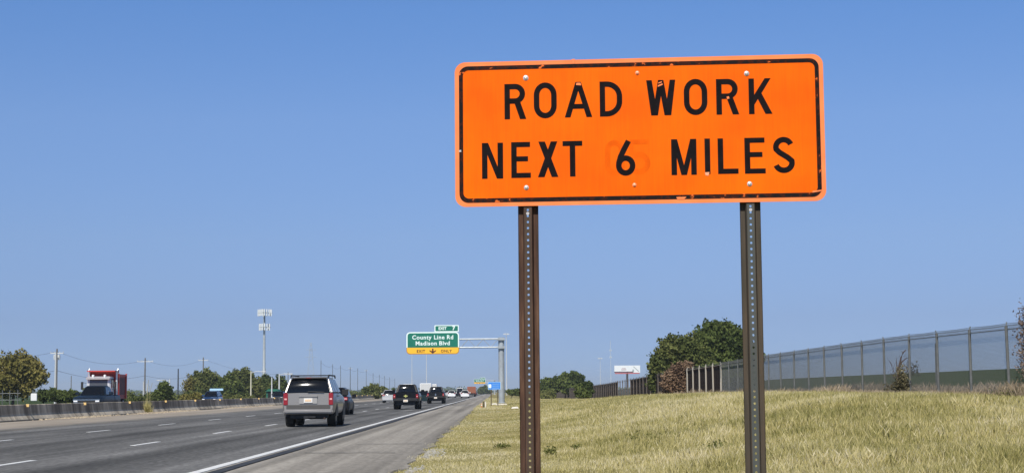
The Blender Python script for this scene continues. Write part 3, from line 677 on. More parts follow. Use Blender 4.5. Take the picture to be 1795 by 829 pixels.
mb.build('truss_arm', Mgalv, gan)
MB().box(-.34, .36, -.5, .5, zu-.13, zu+.1).build('clamp', Mgalv, gan); MB().box(-.34, .36, -.5, .5, zl-.13, zl+.1).build('clamp', Mgalv, gan)
PX0, PX1 = xat(713, 600), xat(805, 600); pcx = (PX0+PX1)/2; pw = PX1-PX0; ztp, zm, zbp = zat(582, 760), zat(609, 760), zat(620.7, 760)
Yp = -.62
def panel(poly, y0, y1, m, name): return MB().prism(poly, 'y', y0, y1).build(name, m, gan)
whole = rrect(pw, ztp-zbp, .35, cx=pcx, cz=(ztp+zbp)/2)
def clip(poly, zmin=None, zmax=None):
    out = []; n = len(poly)
    for i in range(n):
        a, b = poly[i], poly[(i+1) % n]
        ins = lambda p: (zmin is None or p[1] >= zmin) and (zmax is None or p[1] <= zmax)
        lim = zmin if zmin is not None else zmax
        if ins(a): out.append(a)
        if ins(a) != ins(b): t = (lim-a[1])/(b[1]-a[1]); out.append((a[0]+(b[0]-a[0])*t, lim))
    return out
panel(clip(whole, zmin=zm), Yp, Yp+.05, Mwleg, 'white_rim')
inner = rrect(pw-.22, ztp-zbp-.22, .26, cx=pcx, cz=(ztp+zbp)/2)
panel(clip(inner, zmin=zm), Yp-.012, Yp+.01, Mgreen, 'green_panel')
panel(clip(whole, zmax=zm), Yp-.002, Yp+.05, mat('dark_amber_rim', (.45, .2, .01), .5), 'amber_rim')
panel(clip(rrect(pw-.13, ztp-zbp-.13, .3, cx=pcx, cz=(ztp+zbp)/2), zmax=zm-.01), Yp-.014, Yp+.01, Myel, 'yellow_panel')
ex0, ex1 = xat(762, 575), xat(804.5, 575); ez1 = zat(570, 783); ecx = (ex0+ex1)/2
panel(rrect(ex1-ex0, ez1-ztp-.01, .06, cx=ecx, cz=(ez1+ztp)/2+.003), Yp, Yp+.05, Mwleg, 'exit_rim')
panel(rrect(ex1-ex0-.18, ez1-ztp-.17, .05, cx=ecx, cz=(ez1+ztp)/2), Yp-.012, Yp+.01, Mgreen, 'exit_panel')
put_words('County Line Rd', .56, pcx, Yp-.02, zat(594.6, 760), Mwleg, gan, .012, 1.12)
put_words('Madison Blvd', .56, pcx, Yp-.02, zat(605, 760), Mwleg, gan, .012, 1.12)
put_text('EXIT', .38, ecx-.4, Yp-.02, zat(578, 783), Mwleg, gan, bold=.012); put_text('7', .52, ecx+.68, Yp-.02, zat(578.5, 783), Mwleg, gan, bold=.02)
put_text('EXIT', .36, pcx-1.15, Yp-.02, zat(617.6, 760), Mdark, gan, bold=.009, sp=1.15); put_text('ONLY', .36, pcx+1.3, Yp-.02, zat(617.6, 760), Mdark, gan, bold=.009, sp=1.15)
az = zat(615.2, 760)
MB().prism([(pcx-.07, az+.24), (pcx-.07, az-.02), (pcx-.33, az+.10), (pcx-.30, az-.02), (pcx, az-.24), (pcx+.30, az-.02), (pcx+.33, az+.10), (pcx+.07, az-.02), (pcx+.07, az+.24)], 'y', Yp-.02, Yp-.012).build('arrow', Mdark, gan)
g2 = copy_tree(gan); g2.location = (at(867, 690, 730).x, 730, -.1)
g2['label'] = 'distant overhead gantry, tiny green and yellow panel above the far carriageway'

# ================================================================== blue services sign, marker posts
Mblue = mat('blue_sheeting', (.03, .22, .72), .45, var=.05, scale=3)
Mwood = mat('treated_timber', (.10, .075, .04), .9, var=.3, scale=5)
Yb = 148.0; mpb = Yb/F
t = thing('blue_sign', 'small blue service sign with pale square, on two wooden legs left of the gantry column', 'road sign', (at(866, 705, Yb).x, Yb, gzf(at(866, 705, Yb).x, Yb)))
bx = lambda px: at(px, 690, Yb).x - t.location.x
bz = lambda py: at(866, py, Yb).z - t.location.z
for px in (861, 872.5): MB().box(bx(px)-.045, bx(px)+.045, 0, .1, -.1, bz(671)).build('leg', Mwood, t)
MB().prism(rrect(bx(877.5)-bx(855.5), bz(669)-bz(682.5), .06, cx=(bx(855.5)+bx(877.5))/2, cz=(bz(669)+bz(682.5))/2), 'y', -.03, -.004).build('rim', mat('pale_rim', (.35, .6, .85), .5), t)
MB().prism(rrect(bx(877.5)-bx(855.5)-.08, bz(669)-bz(682.5)-.07, .05, cx=(bx(855.5)+bx(877.5))/2, cz=(bz(669)+bz(682.5))/2), 'y', -.036, -.028).build('panel', Mblue, t)
MB().prism(rrect(.25, .34, .04, cx=bx(858.9), cz=bz(676.3)), 'y', -.042, -.034).build('logo_square', Mwleg, t)
for k, z in enumerate((672.5, 676, 679.5)):
    MB().box(bx(863), bx(875), -.041, -.034, bz(z)-.016, bz(z)+.016).build('legend_line', mat('pale_text', (.4, .68, .95), .5), t)
Ym = 134.5
def marker(px, w, h, m, label, band=None, round_=False):
    p = at(px, 700, Ym); z = gzf(p.x, Ym); t = thing('marker_post', label, 'marker', (p.x, Ym, z), 0)
    if round_: MB().tube([(0, 0, -.1), (0, 0, h-.04), (0, 0, h)], [w/2, w/2, w*.35], 10).build('shaft', m, t, smooth=True) if False else MB().tube([(0, 0, -.1), (0, 0, h)], w/2, 10).build('shaft', m, t, smooth=True)
    else: MB().box(-w/2, w/2, -w/3, w/3, -.1, h).build('shaft', m, t, bevel=.008)
    if band: MB().box(-w/2-.004, w/2+.004, -w/3-.004, w/3+.004, h-.2, h-.08).build('band', band, t)
    MB().box(-w/2-.01, w/2+.01, -w/3-.01, w/3+.01, h-.003, h+.02).build('cap', band or m, t)
    return t
Morp = mat('orange_plastic', (.75, .22, .05), .5, var=.15, scale=8); Mwhp = mat('white_plastic', (.72, .68, .6), .5, var=.1, scale=8)
marker(844, .10, .40, Morp, 'short orange plastic marker at the edge of the shoulder, nearest the asphalt', Mwhp)
marker(847.8, .14, .55, Mwood, 'dark timber stub between the orange and the white verge markers')
marker(851, .10, .52, Mwhp, 'white plastic marker beside the dark stub on the verge')

# ================================================================== vehicles
Mtyre = mat('tyre', (.012, .012, .012), .8); Mrim = mat('alloy', (.35, .35, .36), .35, metal=.8)
Mglass = mat('tinted_glass', (.006, .007, .009), .1, spec=.35); Mplast = mat('black_trim', (.015, .015, .016), .55)
Mred = mat('red_lens', (.30, .005, .008), .15, spec=.8, coat=.5); Mchrome = mat('chrome', (.75, .76, .78), .12, metal=1)
Mlamp = mat('clear_lamp', (.92, .92, .9), .3); Mplate = mat('plate_white', (.80, .78, .74), .4); Mplor = mat('plate_orange', (.85, .62, .40), .5)  # white lamp colour stands in for the bright reflection in the headlights
Mred_hi = mat('clear_lens', (.85, .45, .42), .12, spec=.8)
def paint(name, c, metal=.5, rough=.28, coat=.6): return mat(name, c, rough, metal=metal, coat=coat, spec=.5 if max(c) > .1 else .2)
P_TAUPE = paint('taupe_paint', (.34, .32, .30), .4, .36, .3); P_BLACK = paint('black_paint', (.006, .006, .007), 0, .25, .12); P_WHITE = paint('white_paint', (.8, .8, .79), 0, .3)
P_GREY = paint('grey_paint', (.16, .17, .18)); P_TEAL = paint('teal_paint', (.012, .03, .034), 0, .3, .3); P_NAVY = paint('navy_paint', (.010, .018, .032), 0, .4, .03); P_SILVER = paint('silver_paint', (.58, .58, .57), .2)
P_BLUE = paint('blue_paint', (.03, .08, .2)); P_RED = paint('red_paint', (.52, .035, .02), 0, .4); P_ORANGE = paint('orange_brown_paint', (.35, .10, .04), 0, .5); P_CHAR = paint('charcoal_paint', (.012, .012, .014), 0, .3, .15)
def sect(y, w, zb, zt, r=.1, tuck=.06):
    h = zt-zb
    half = [(w-tuck-.03, zb), (w-tuck*.4, zb+.10*h), (w, zb+.34*h), (w, zb+.55*h), (w-.02, zb+.80*h), (w-.045, zb+.92*h), (w-.13, zt-.004), (w*.45, zt+.012)]
    return [(x, y, z) for x, z in half] + [(-x, y, z) for x, z in reversed(half)]
def lerp3(a, b, t): return tuple(a[i]+(b[i]-a[i])*t for i in range(3))
def quad_in(q, u0, u1, v0, v1, off):
    """a sub-rectangle of quad q (bl,br,tr,tl) pushed out along its normal; as a thin solid"""
    bl, br, tr, tl = [Vector(p) for p in q]; nrm = (br-bl).cross(tl-bl).normalized()
    f = lambda u, v: (bl*(1-u)+br*u)*(1-v)+(tl*(1-u)+tr*u)*v
    p = [f(u0, v0), f(u1, v0), f(u1, v1), f(u0, v1)]
    a = [x+nrm*off for x in p]; b = [x-nrm*.02 for x in p]; return [tuple(x) for x in b+a]
def wheels(t, w, ya, r, wd=.27):
    for y in ya:
        for s in (-1, 1):
            wh = MB(); n = 20
            rings = [[(s*(w-wd+dx), y+rr*math.cos(2*PI*k/n), r+rr*math.sin(2*PI*k/n)) for k in range(n)] for dx, rr in ((0, r*.55), (0.01, r*.9), (.05, r), (wd-.05, r), (wd-.01, r*.9), (wd-.015, r*.64), (wd-.05, r*.60), (wd-.05, r*.1))]
            o = wh.loft(rings).build('wheel', Mtyre, t, smooth=True)
            rm = MB()
            rm.loft([[(s*(w-.055+dx), y+rr*math.cos(2*PI*k/n), r+rr*math.sin(2*PI*k/n)) for k in range(n)] for dx, rr in ((0, r*.62), (.02, r*.6), (.03, r*.2), (.04, r*.15))])
            rm.build('rim', Mrim, o)
def greenhouse(t, gh, wb, wr, zb, zt, body, glass_parts=3, rearu=(.04, .96, .08, .9), name='cabin'):
    yrb, yrt, yft, yfb = gh
    P8 = [(-wb, yrb, zb), (wb, yrb, zb), (wb, yfb, zb), (-wb, yfb, zb), (-wr, yrt, zt), (wr, yrt, zt), (wr, yft, zt), (-wr, yft, zt)]
    MB().hexa(P8).build(name, body, t, bevel=.07, seg=3, smooth=True)
    off = .006
    q = (P8[0], P8[1], P8[5], P8[4]); bl, br, tr, tl = [Vector(p) for p in q]; nrm = (br-bl).cross(tl-bl).normalized(); g = MB(); NU, NV = 12, 6
    fq = lambda u, v: (bl*(1-u)+br*u)*(1-v)+(tl*(1-u)+tr*u)*v
    for j in range(NV+1):
        for i in range(NU+1):
            a_, b_ = i/NU, j/NV; k_ = (1-(2*a_-1)**2)*.05 + (1-(2*b_-1)**2)*.045
            g.v.append(tuple(fq(rearu[0]+(rearu[1]-rearu[0])*a_, rearu[2]+(rearu[3]-rearu[2])*b_)+nrm*(off+k_)))
    g.f = [(j*(NU+1)+i, j*(NU+1)+i+1, (j+1)*(NU+1)+i+1, (j+1)*(NU+1)+i) for j in range(NV) for i in range(NU)]
    rim_ = list(range(NU+1)) + [j*(NU+1)+NU for j in range(1, NV+1)] + [NV*(NU+1)+i for i in range(NU-1, -1, -1)] + [j*(NU+1) for j in range(NV-1, 0, -1)]
    nb_ = len(g.v)
    for i_ in rim_: g.v.append(tuple(Vector(g.v[i_])-nrm*.03))
    g.f += [(rim_[(i+1) % len(rim_)], rim_[i], nb_+i, nb_+(i+1) % len(rim_)) for i in range(len(rim_))]
    g.build('rear_window', Mglass, t, smooth=True)
    q = (P8[2], P8[3], P8[7], P8[6]); MB().hexa(quad_in(q, .05, .95, .08, .92, off)).build('windscreen', Mglass, t)
    for s in (1, -1):
        q = (P8[1], P8[2], P8[6], P8[5]) if s > 0 else (P8[3], P8[0], P8[4], P8[7])
        for k in range(glass_parts):
            u0 = .07+.86*k/glass_parts; u1 = u0+.86/glass_parts-.03
            MB().hexa(quad_in(q, u0, u1, .1, .84, off)).build('side_window', Mglass, t)
    return P8
def plate(t, y, z, w=.31, h=.155, face=-1, x=0):
    o = MB().box(x-w/2, x+w/2, y-.012, y+.012, z-h/2, z+h/2).build('number_plate', Mplate, t)
    MB().box(x-w*.36, x+w*.36, y+face*.016-.003, y+face*.016+.003, z-h*.22, z+h*.25).build('plate_band', Mplor, o)
def car(name, label, cat, X, Y, kind, body, rz=0, group=None, detail=True, L_=None, Wd=None):
    """rear bumper at the origin, nose toward +Y"""
    t = thing(name, label, cat, (X, Y, 0), rz, group)
    if kind == 'suv': L, w, h, belt, zb, r, wy = 5.15, 1.0, 1.90, 1.30, .50, .41, (1.15, 4.1)
    elif kind == 'hatch': L, w, h, belt, zb, r, wy = 4.5, .91, 1.62, 1.0, .27, .35, (.85, 3.6)
    elif kind == 'sedan': L, w, h, belt, zb, r, wy = 4.8, .92, 1.46, .96, .24, .34, (1.0, 3.85)
    elif kind == 'pickup': L, w, h, belt, zb, r, wy = 5.8, 1.0, 1.92, 1.28, .60, .43, (1.25, 4.9)
    elif kind == 'van': L, w, h, belt, zb, r, wy = 5.6, 1.0, 2.5, 1.2, .35, .37, (1.2, 4.6)
    if kind in ('suv', 'hatch', 'van'):
        st = [sect(.02, w-.06, zb+.06, belt), sect(.10, w-.01, zb, belt), sect(1.2, w, zb, belt+.02), sect(L-1.7, w, zb, belt), sect(L-1.35, w, zb, belt-.04), sect(L-.35, w-.03, zb, belt-.14), sect(L-.08, w-.10, zb+.05, belt-.26), sect(L, w-.2, zb+.1, belt-.34)]
        gh = dict(suv=(.06, .30, L-2.25, L-1.45), hatch=(.08, .55, L-2.0, L-1.15), van=(.04, .12, L-1.5, L-.7))[kind]
        MB().loft(st).build('body', body, t, smooth=True)
        P8 = greenhouse(t, gh, w-.07, w-.28 if kind != 'van' else w-.12, belt-.02, h, body, 3, rearu=(.045, .955, .05, .88))
    elif kind == 'sedan':
        st = [sect(.0, w-.14, zb+.10, belt-.06), sect(.10, w-.03, zb, belt), sect(1.0, w, zb, belt+.01), sect(L-1.6, w, zb, belt), sect(L-1.2, w, zb, belt-.03), sect(L-.3, w-.05, zb, belt-.17), sect(L, w-.2, zb+.1, belt-.32)]
        MB().loft(st).build('body', body, t, smooth=True)
        P8 = greenhouse(t, (.55, 1.25, L-2.1, L-1.25), w-.1, w-.27, belt-.02, h, body, 2)
    else:
        st = [sect(.12, w-.04, zb, belt-.04), sect(.18, w, zb, belt), sect(1.8, w, zb, belt)]
        MB().loft(st).build('bed', body, t, smooth=True)
        MB().box(-w+.09, w-.09, .22, 1.85, belt+.016, belt+.022).build('bed_cover', Mplast, t)
        st = [sect(1.86, w, zb, belt), sect(L-1.75, w, zb, belt), sect(L-1.4, w, zb, belt-.02), sect(L-.3, w-.03, zb, belt-.1), sect(L, w-.12, zb+.06, belt-.2)]
        MB().loft(st).build('body', body, t, smooth=True)
        P8 = greenhouse(t, (1.9, 2.12, L-2.45, L-1.65), w-.10, w-.34, belt-.02, h, body, 2, rearu=(.1, .9, .1, .88))
    wheels(t, w-.01, wy, r, .36 if kind in ('suv', 'pickup') else .27)
    for y in wy:   # dark wheel arches
        for s in (-1, 1):
            n = 14; pts = [(y+(r+.085)*math.cos(PI*k/n), r+(r+.085)*math.sin(PI*k/n)) for k in range(n+1)]
            inn = [(y+(r+.02)*math.cos(PI*k/n), r+(r+.02)*math.sin(PI*k/n)) for k in range(n+1)][::-1]
            if detail: MB().prism(pts, 'x', s*(w-.16), s*(w+.004)).build('wheel_arch', Mplast, t)
    if kind == 'suv' or kind == 'pickup': MB().box(-w+.3, w-.3, .4, L-.6, zb-.14, zb+.02).box(-.72, .72, .25, 2.0, .34, zb).box(-.55, .55, wy[0]-.1, wy[0]+.1, r-.12, r+.1).build('chassis', Mplast, t)
    # lamps, bumpers
    lz = {'suv': (.84, 1.31), 'hatch': (.85, 1.05), 'sedan': (.74, .9), 'pickup': (.82, 1.16), 'van': (.8, 1.15)}[kind]
    for s in (-1, 1):
        y0 = .0 if kind != 'pickup' else .10
        lw = .17 if kind in ('suv', 'pickup', 'van') else .3
        a, b = sorted((s*(w-.045), s*(w-.045-lw)))
        o = MB().box(a, b, y0-.012, y0+.16, *lz).build('tail_light', Mred, t, bevel=.02)
        if detail: zc = sum(lz)/2; MB().box(a+.04, b-.04, y0-.018, y0, zc-.03, zc+.03).build('reversing_lamp', Mred_hi, o)
        a, b = sorted((s*(w-.12), s*(w-.42)))
        MB().box(a, b, L-.13, L+.012, belt-.46, belt-.28).build('headlight', Mlamp, t, bevel=.02)
        MB().hexa([(s*(w-.02), L-2.2, belt+.0), (s*(w+.06), L-2.2, belt+.0), (s*(w+.06), L-2.1, belt+.02), (s*(w-.02), L-2.1, belt+.02), (s*(w+.02), L-2.22, belt+.03), (s*(w+.25), L-2.22, belt+.02), (s*(w+.25), L-2.08, belt+.02), (s*(w+.02), L-2.08, belt+.03)]).box(*sorted((s*(w+.02), s*(w+.27))), L-2.22, L-2.07, belt+.02-(.12 if kind == 'suv' else 0), belt+.22-(.08 if kind == 'suv' else 0)).build('mirror', body if kind != 'suv' else Mplast, t, bevel=.03)
    bb = (Mplast if kind == 'pickup' else body)
    y0 = 0 if kind != 'pickup' else -.02
    MB().box(-w+.05, w-.05, y0-.05, y0+.22, zb+.02, zb+(.27 if kind != 'suv' else .19)).build('rear_bumper', bb, t, bevel=.05, seg=3, smooth=True)
    MB().box(-w+.12, w-.12, L-.2, L+.05, zb, zb+.2).build('front_bumper', Mplast if kind != 'pickup' else Mchrome, t, bevel=.04)
    MB().box(-w+.42, w-.42, L-.02, L+.02, belt-.5, belt-.27).build('grille', Mplast, t, bevel=.01)
    return t, dict(L=L, w=w, h=h, belt=belt, zb=zb, P8=P8)

SUVY = 63.0
t, d = car('suv', 'taupe silver sport utility vehicle driving away, nearest vehicle on the highway', 'suv', -7.2, SUVY, 'suv', P_TAUPE)
w = d['w']
for s in (-1, 1):
    MB().tube([(s*(w-.27), .5, 1.91), (s*(w-.27), .6, 1.985), (s*(w-.27), 2.9, 1.985), (s*(w-.27), 3.05, 1.9)], .03, 8).build('roof_rail', Mplast, t)
MB().box(-.72, .72, .55, .63, 1.955, 2.0).build('roof_crossbar', Mplast, t, bevel=.01)
MB().hexa([(-.7, .12, 1.87), (.7, .12, 1.87), (.72, .5, 1.89), (-.72, .5, 1.89), (-.7, .1, 1.905), (.7, .1, 1.905), (.72, .5, 1.93), (-.72, .5, 1.93)]).build('spoiler', P_TAUPE, t, bevel=.01)
MB().box(-.09, .09, .085, .12, 1.872, 1.892).build('brake_lamp', Mred, t)
MB().box(-.36, .36, -.045, .03, 1.135, 1.21).build('handle_bar', P_TAUPE, t, bevel=.015, smooth=True)
MB().box(-.34, .34, -.012, .03, .90, 1.135).build('plate_recess', mat('recess_grey', (.35, .34, .33), .5), t)
plate(t, -.028, 1.02, .33, .17)
MB().tube([(.02, -.03, 1.33), (-.02, -.04, 1.36), (.6, -.03, 1.335)], .014, 6).build('wiper', Mplast, t)
MB().box(-.8, .8, -.052, .0, .515, .53).build('bumper_step', Mplast, t)
MB().box(-.16, .0, -.10, -.02, .33, .43).box(-.04, .28, -.06, .1, .36, .42).build('tow_hitch', Mplast, t)
MB().tube([(.62, .0, .33), (.62, .4, .35)], .04, 10).build('exhaust_pipe', mat('exhaust', (.08, .05, .04), .6, metal=.5), t)
MB().box(-.84, .84, -.008, .05, .70, .85).build('tailgate_shadow_strip', mat('tailgate_shade', (.08, .075, .07), .6), t)  # shade on the lower tailgate, painted as a dark strip

t, d = car('pickup_truck', 'larger black pickup truck driving away in the lane beside the edge line', 'pickup truck', -6.85, 125, 'pickup', P_BLACK)
Mgold = mat('gold_badge', (.85, .8, .25), .25, metal=.6)
MB().box(-.14, .14, .085, .13, .98, 1.06).box(-.045, .045, .08, .13, .92, 1.12).build('badge', Mgold, t)
plate(t, -.08, .66, .34, .17)
MB().box(-.3, .4, 2.3, 2.9, 1.895, 1.94).build('roof_glint', Mlamp, t, bevel=.01)  # white bar put in as the glint on the cab roof
t, d = car('pickup_truck', 'smaller black pickup truck ahead of the nearest black pickup, close to the edge line', 'pickup truck', -6.75, 185, 'pickup', P_CHAR)
MB().box(-.07, .07, .08, .13, .9, 1.12).build('badge', Mchrome, t); plate(t, -.08, .66, .34, .17)
car('sedan', 'dark teal car half hidden between the two black pickup trucks', 'car', -8.9, 197, 'sedan', P_TEAL)
car('sedan', 'pale grey car half hidden behind the left side of the larger black pickup', 'car', -13.5, 208, 'hatch', P_SILVER)
car('sedan', 'dark grey car almost hidden ahead of the taupe vehicle', 'car', -9.62, 97, 'hatch', P_CHAR)
GRP = 'distant traffic driving away'
def fc(px, Y, kind, body, label, cat='car', name='sedan'):
    X = at(px, 690, Y).x; return car(name, label, cat, X, Y, kind, body, group=GRP, detail=False)[0]
fc(815, 350, 'hatch', P_WHITE, 'white hatchback at right of the distant traffic, beside the edge line')
fc(791.5, 375, 'hatch', P_WHITE, 'white car in the middle of the distant traffic, just past the smaller pickup')
fc(801, 455, 'sedan', P_CHAR, 'dark car between the two white cars in the distant traffic')
fc(806, 480, 'van', P_WHITE, 'white van behind the dark car and left of the white hatchback', 'van', 'van')
fc(782, 470, 'hatch', P_SILVER, 'silver car left of the middle white car in distant traffic')
fc(775, 520, 'sedan', P_CHAR, 'tiny dark car at the far left of the distant traffic queue')
fc(812, 560, 'suv', P_GREY, 'grey vehicle showing just above the roof of the white hatchback', 'suv', 'suv')
fc(831.5, 600, 'sedan', P_NAVY, 'small dark blue car right of the orange brown truck')
fc(847, 930, 'van', P_WHITE, 'lone white van farthest down the road before the dark trees', 'van', 'van')
def box_truck(px, Y, body, label, hgt=3.1):
    X = at(px, 690, Y).x; t = thing('box_truck', label, 'truck', (X, Y, 0), 0, 'distant trucks')
    MB().box(-1.15, 1.15, 0, 5.2, .9, hgt).build('cargo_box', body, t, bevel=.06)
    MB().box(-1.05, 1.05, -.02, .0, 1.0, hgt-.12).box(-.015, .015, -.03, -.015, 1.0, hgt-.12).build('rear_door', mat('door_white', (.6, .6, .58), .5) if body is P_WHITE else mat('door_rust', (.28, .09, .04), .6), t)
    MB().hexa([(-1.0, 5.3, .5), (1.0, 5.3, .5), (1.0, 7.3, .5), (-1.0, 7.3, .5), (-.95, 5.3, 2.3), (.95, 5.3, 2.3), (.9, 6.7, 2.3), (-.9, 6.7, 2.3)]).build('cab', body, t, bevel=.06)
    MB().box(-1.0, 1.0, .1, 7, .55, .88).build('chassis', Mplast, t)
    for s in (-1, 1): MB().box(*sorted((s*1.12, s*.95)), -.04, .02, .72, .88).build('tail_light', Mred, t)
    wheels(t, 1.1, (1.4, 6.2), .45, .45); return t
box_truck(746, 330, P_WHITE, 'white box truck above the dark teal car between the pickups')
box_truck(757.5, 420, P_WHITE, 'farther white box truck just left of the smaller pickup roof', 3.4)
box_truck(826.5, 440, P_ORANGE, 'orange brown truck at the right end of distant traffic', 2.7)

# oncoming side ------------------------------------------------------
t, d = car('pickup_truck', 'dark navy pickup truck coming toward us behind the median barrier', 'pickup truck', -27.45, 115.8, 'pickup', P_NAVY, rz=PI)
MB().box(-.9, .9, d['L']+.0, d['L']+.03, .95, 1.0).build('chrome_bar', Mchrome, t); plate(t, d['L']+.07, .62, .34, .17, 1)
t, d = car('small_car', 'blue car coming toward us behind the barrier, with pale painted glare on its roof', 'car', -33.5, 196, 'hatch', P_BLUE, rz=PI)
MB().box(-1.3, .3, 2.2, 2.35, 1.66, 1.92).build('roof_glare', mat('pale_roof_glare', (.45, .68, .85), .4), t, bevel=.03)  # light blue board put in as glare on the roof
car('small_car', 'small dark blue car behind the barrier just left of the taupe vehicle', 'car', -33.5, 256, 'hatch', P_NAVY, rz=PI)
# dump truck
Mpolish = mat('polished_stack', (.85, .85, .85), .35, metal=.6)
t = thing('dump_truck', 'red dump truck with chrome stacks coming toward us behind the navy pickup', 'truck', (-33.75, 137.0, 0), PI)
# local: nose toward +Y after turning, so front is at y=0 and the rear at y=-7
MB().hexa([(-1.0, -2.1, .7), (1.0, -2.1, .7), (.82, 0, .7), (-.82, 0, .7), (-1.0, -2.1, 1.75), (1.0, -2.1, 1.75), (.78, 0, 1.55), (-.78, 0, 1.55)]).build('hood', P_RED, t, bevel=.08, seg=3, smooth=True)
MB().box(-.5, .5, 0.0, .06, .75, 1.5).build('grille', Mchrome, t); MB().box(-1.2, 1.2, 0, .2, .45, .72).build('bumper', Mchrome, t, bevel=.03)
cabp = [(-1.05, -3.7, .9), (1.05, -3.7, .9), (1.05, -2.1, .9), (-1.05, -2.1, .9), (-.98, -3.7, 2.85), (.98, -3.7, 2.85), (.98, -2.35, 2.85), (-.98, -2.35, 2.85)]
MB().hexa(cabp).build('cab', P_SILVER, t, bevel=.06, seg=3, smooth=True)
MB().hexa(quad_in((cabp[2], cabp[3], cabp[7], cabp[6]), .12, .88, .5, .88, .01)).build('windscreen', mat('grey_windscreen', (.07, .075, .08), .12), t)  # reflection put into the glass as a grey base colour
for q in ((cabp[1], cabp[2], cabp[6], cabp[5]), (cabp[3], cabp[0], cabp[4], cabp[7])): MB().hexa(quad_in(q, .2, .85, .5, .9, .01)).build('side_window', Mglass, t)
MB().hexa([(-1.0, -2.3, 2.70), (1.0, -2.3, 2.70), (1.0, -1.98, 2.60), (-1.0, -1.98, 2.60), (-1.0, -2.3, 2.82), (1.0, -2.3, 2.82), (1.0, -1.96, 2.72), (-1.0, -1.96, 2.72)]).build('sun_visor', P_SILVER, t)
MB().box(-1.02, 1.02, -2.16, -2.06, 1.72, 1.88).build('cowl_trim', P_SILVER, t)
for s in (-1, 1):
    MB().tube([(s*1.18, -3.85, 1.0), (s*1.18, -3.85, 3.3), (s*1.26, -3.95, 3.5)], .09, 10).build('exhaust_stack', Mpolish, t, smooth=True)
    MB().box(*sorted((s*1.32, s*1.5)), -2.4, -2.3, 1.75, 2.4).tube([(s*1.05, -2.35, 2.3), (s*1.4, -2.35, 2.35)], .02, 6).tube([(s*1.05, -2.35, 1.8), (s*1.4, -2.35, 1.78)], .02, 6).build('mirror', Mplast, t)
    MB().box(*sorted((s*.8, s*1.08)), -.2, .03, .95, 1.2).build('headlight', Mlamp, t)
    MB().tube([(s*.5, -2.6, 2.92), (s*.5, -2.3, 2.92)], .09, 8).build('roof_lamp', Mlamp, t)
    MB().box(*sorted((s*.82, s*1.25)), -1.7, -.4, .85, 1.15).build('fender', P_RED, t, bevel=.08, smooth=True)
bz1 = 3.0
dm = MB()
dm.box(-1.24, 1.24, -7.0, -4.1, .95, 1.1)
dm.box(-1.24, -1.16, -7.0, -4.1, 1.1, bz1); dm.box(1.16, 1.24, -7.0, -4.1, 1.1, bz1); dm.box(-1.16, 1.16, -4.2, -4.1, 1.1, 3.15); dm.box(-1.16, 1.16, -7.0, -6.92, 1.1, bz1)
dm.build('dump_box', mat('dump_red', (.42, .03, .025), .5, var=.2, scale=2), t)
m3 = MB(); m3.box(-1.3, 1.3, -4.14, -3.95, 3.15, 3.36).box(-1.3, -1.16, -7.0, -4.14, bz1-.12, bz1+.06).box(1.16, 1.3, -7.0, -4.14, bz1-.12, bz1+.06)
for s in (-1, 1):
    for y in (-7.08, -4.25): m3.box(*sorted((s*1.24, s*1.34)), y, y+.22, .95, bz1+.12)
m3.box(-1.2, 1.2, -3.95, -3.1, 3.27, 3.36)
m3.build('dump_frame', mat('dump_frame_red', (.6, .06, .04), .45), t)
for s in (-1, 1): MB().box(*sorted((s*1.243, s*1.26)), -6.7, -4.4, 1.3, 2.75).build('side_panel', mat('worn_dark_red', (.13, .02, .02), .6, var=.4, scale=3), t)
MB().box(-.5, .5, -7, -.3, .5, .9).build('chassis', Mplast, t); wheels(t, 1.2, (-.95, -5.3, -6.5), .5, .35)

# ================================================================== fences on the right
Mpost = mat('fence_post_steel', (.15, .155, .15), .6, metal=.3, var=.2, scale=4); Mwire = mat('fence_wire', (.13, .135, .13), .7, metal=.1)
Mdkpost = mat('weathered_post', (.12, .10, .085), .9, var=.2, scale=3)
SP = 3.42; Y17 = 42.74
def mesh_panel(Lp, Hp, pitch=.07, r=.0034, wm=None):
    V = []
    def seg(a, b):
        a = Vector(a); b = Vector(b); d = (b-a).normalized(); n1 = Vector((1, 0, 0)); n2 = d.cross(n1)
        c = [n1*r, n2*r*.87-n1*r*.5, -n2*r*.87-n1*r*.5]
        for i in range(3): V.extend([a+c[i], a+c[(i+1) % 3], b+c[(i+1) % 3], b+c[i]])
    k = -Hp
    while k < Lp:
        for sgn in (1, -1):
            y0, z0, y1, z1 = k, 0, k+Hp, Hp
            if y0 < 0: z0 = -y0; y0 = 0
            if y1 > Lp: z1 -= (y1-Lp); y1 = Lp
            if z1-z0 > .01:
                if sgn < 0: y0, y1 = Lp-y0, Lp-y1
                seg((0 if sgn > 0 else .004, y0, z0), (0 if sgn > 0 else .004, y1, z1))
        k += pitch
    return npmesh('mesh_panel', np.array([tuple(v) for v in V]), len(V)//4, 4, wm or Mwire)
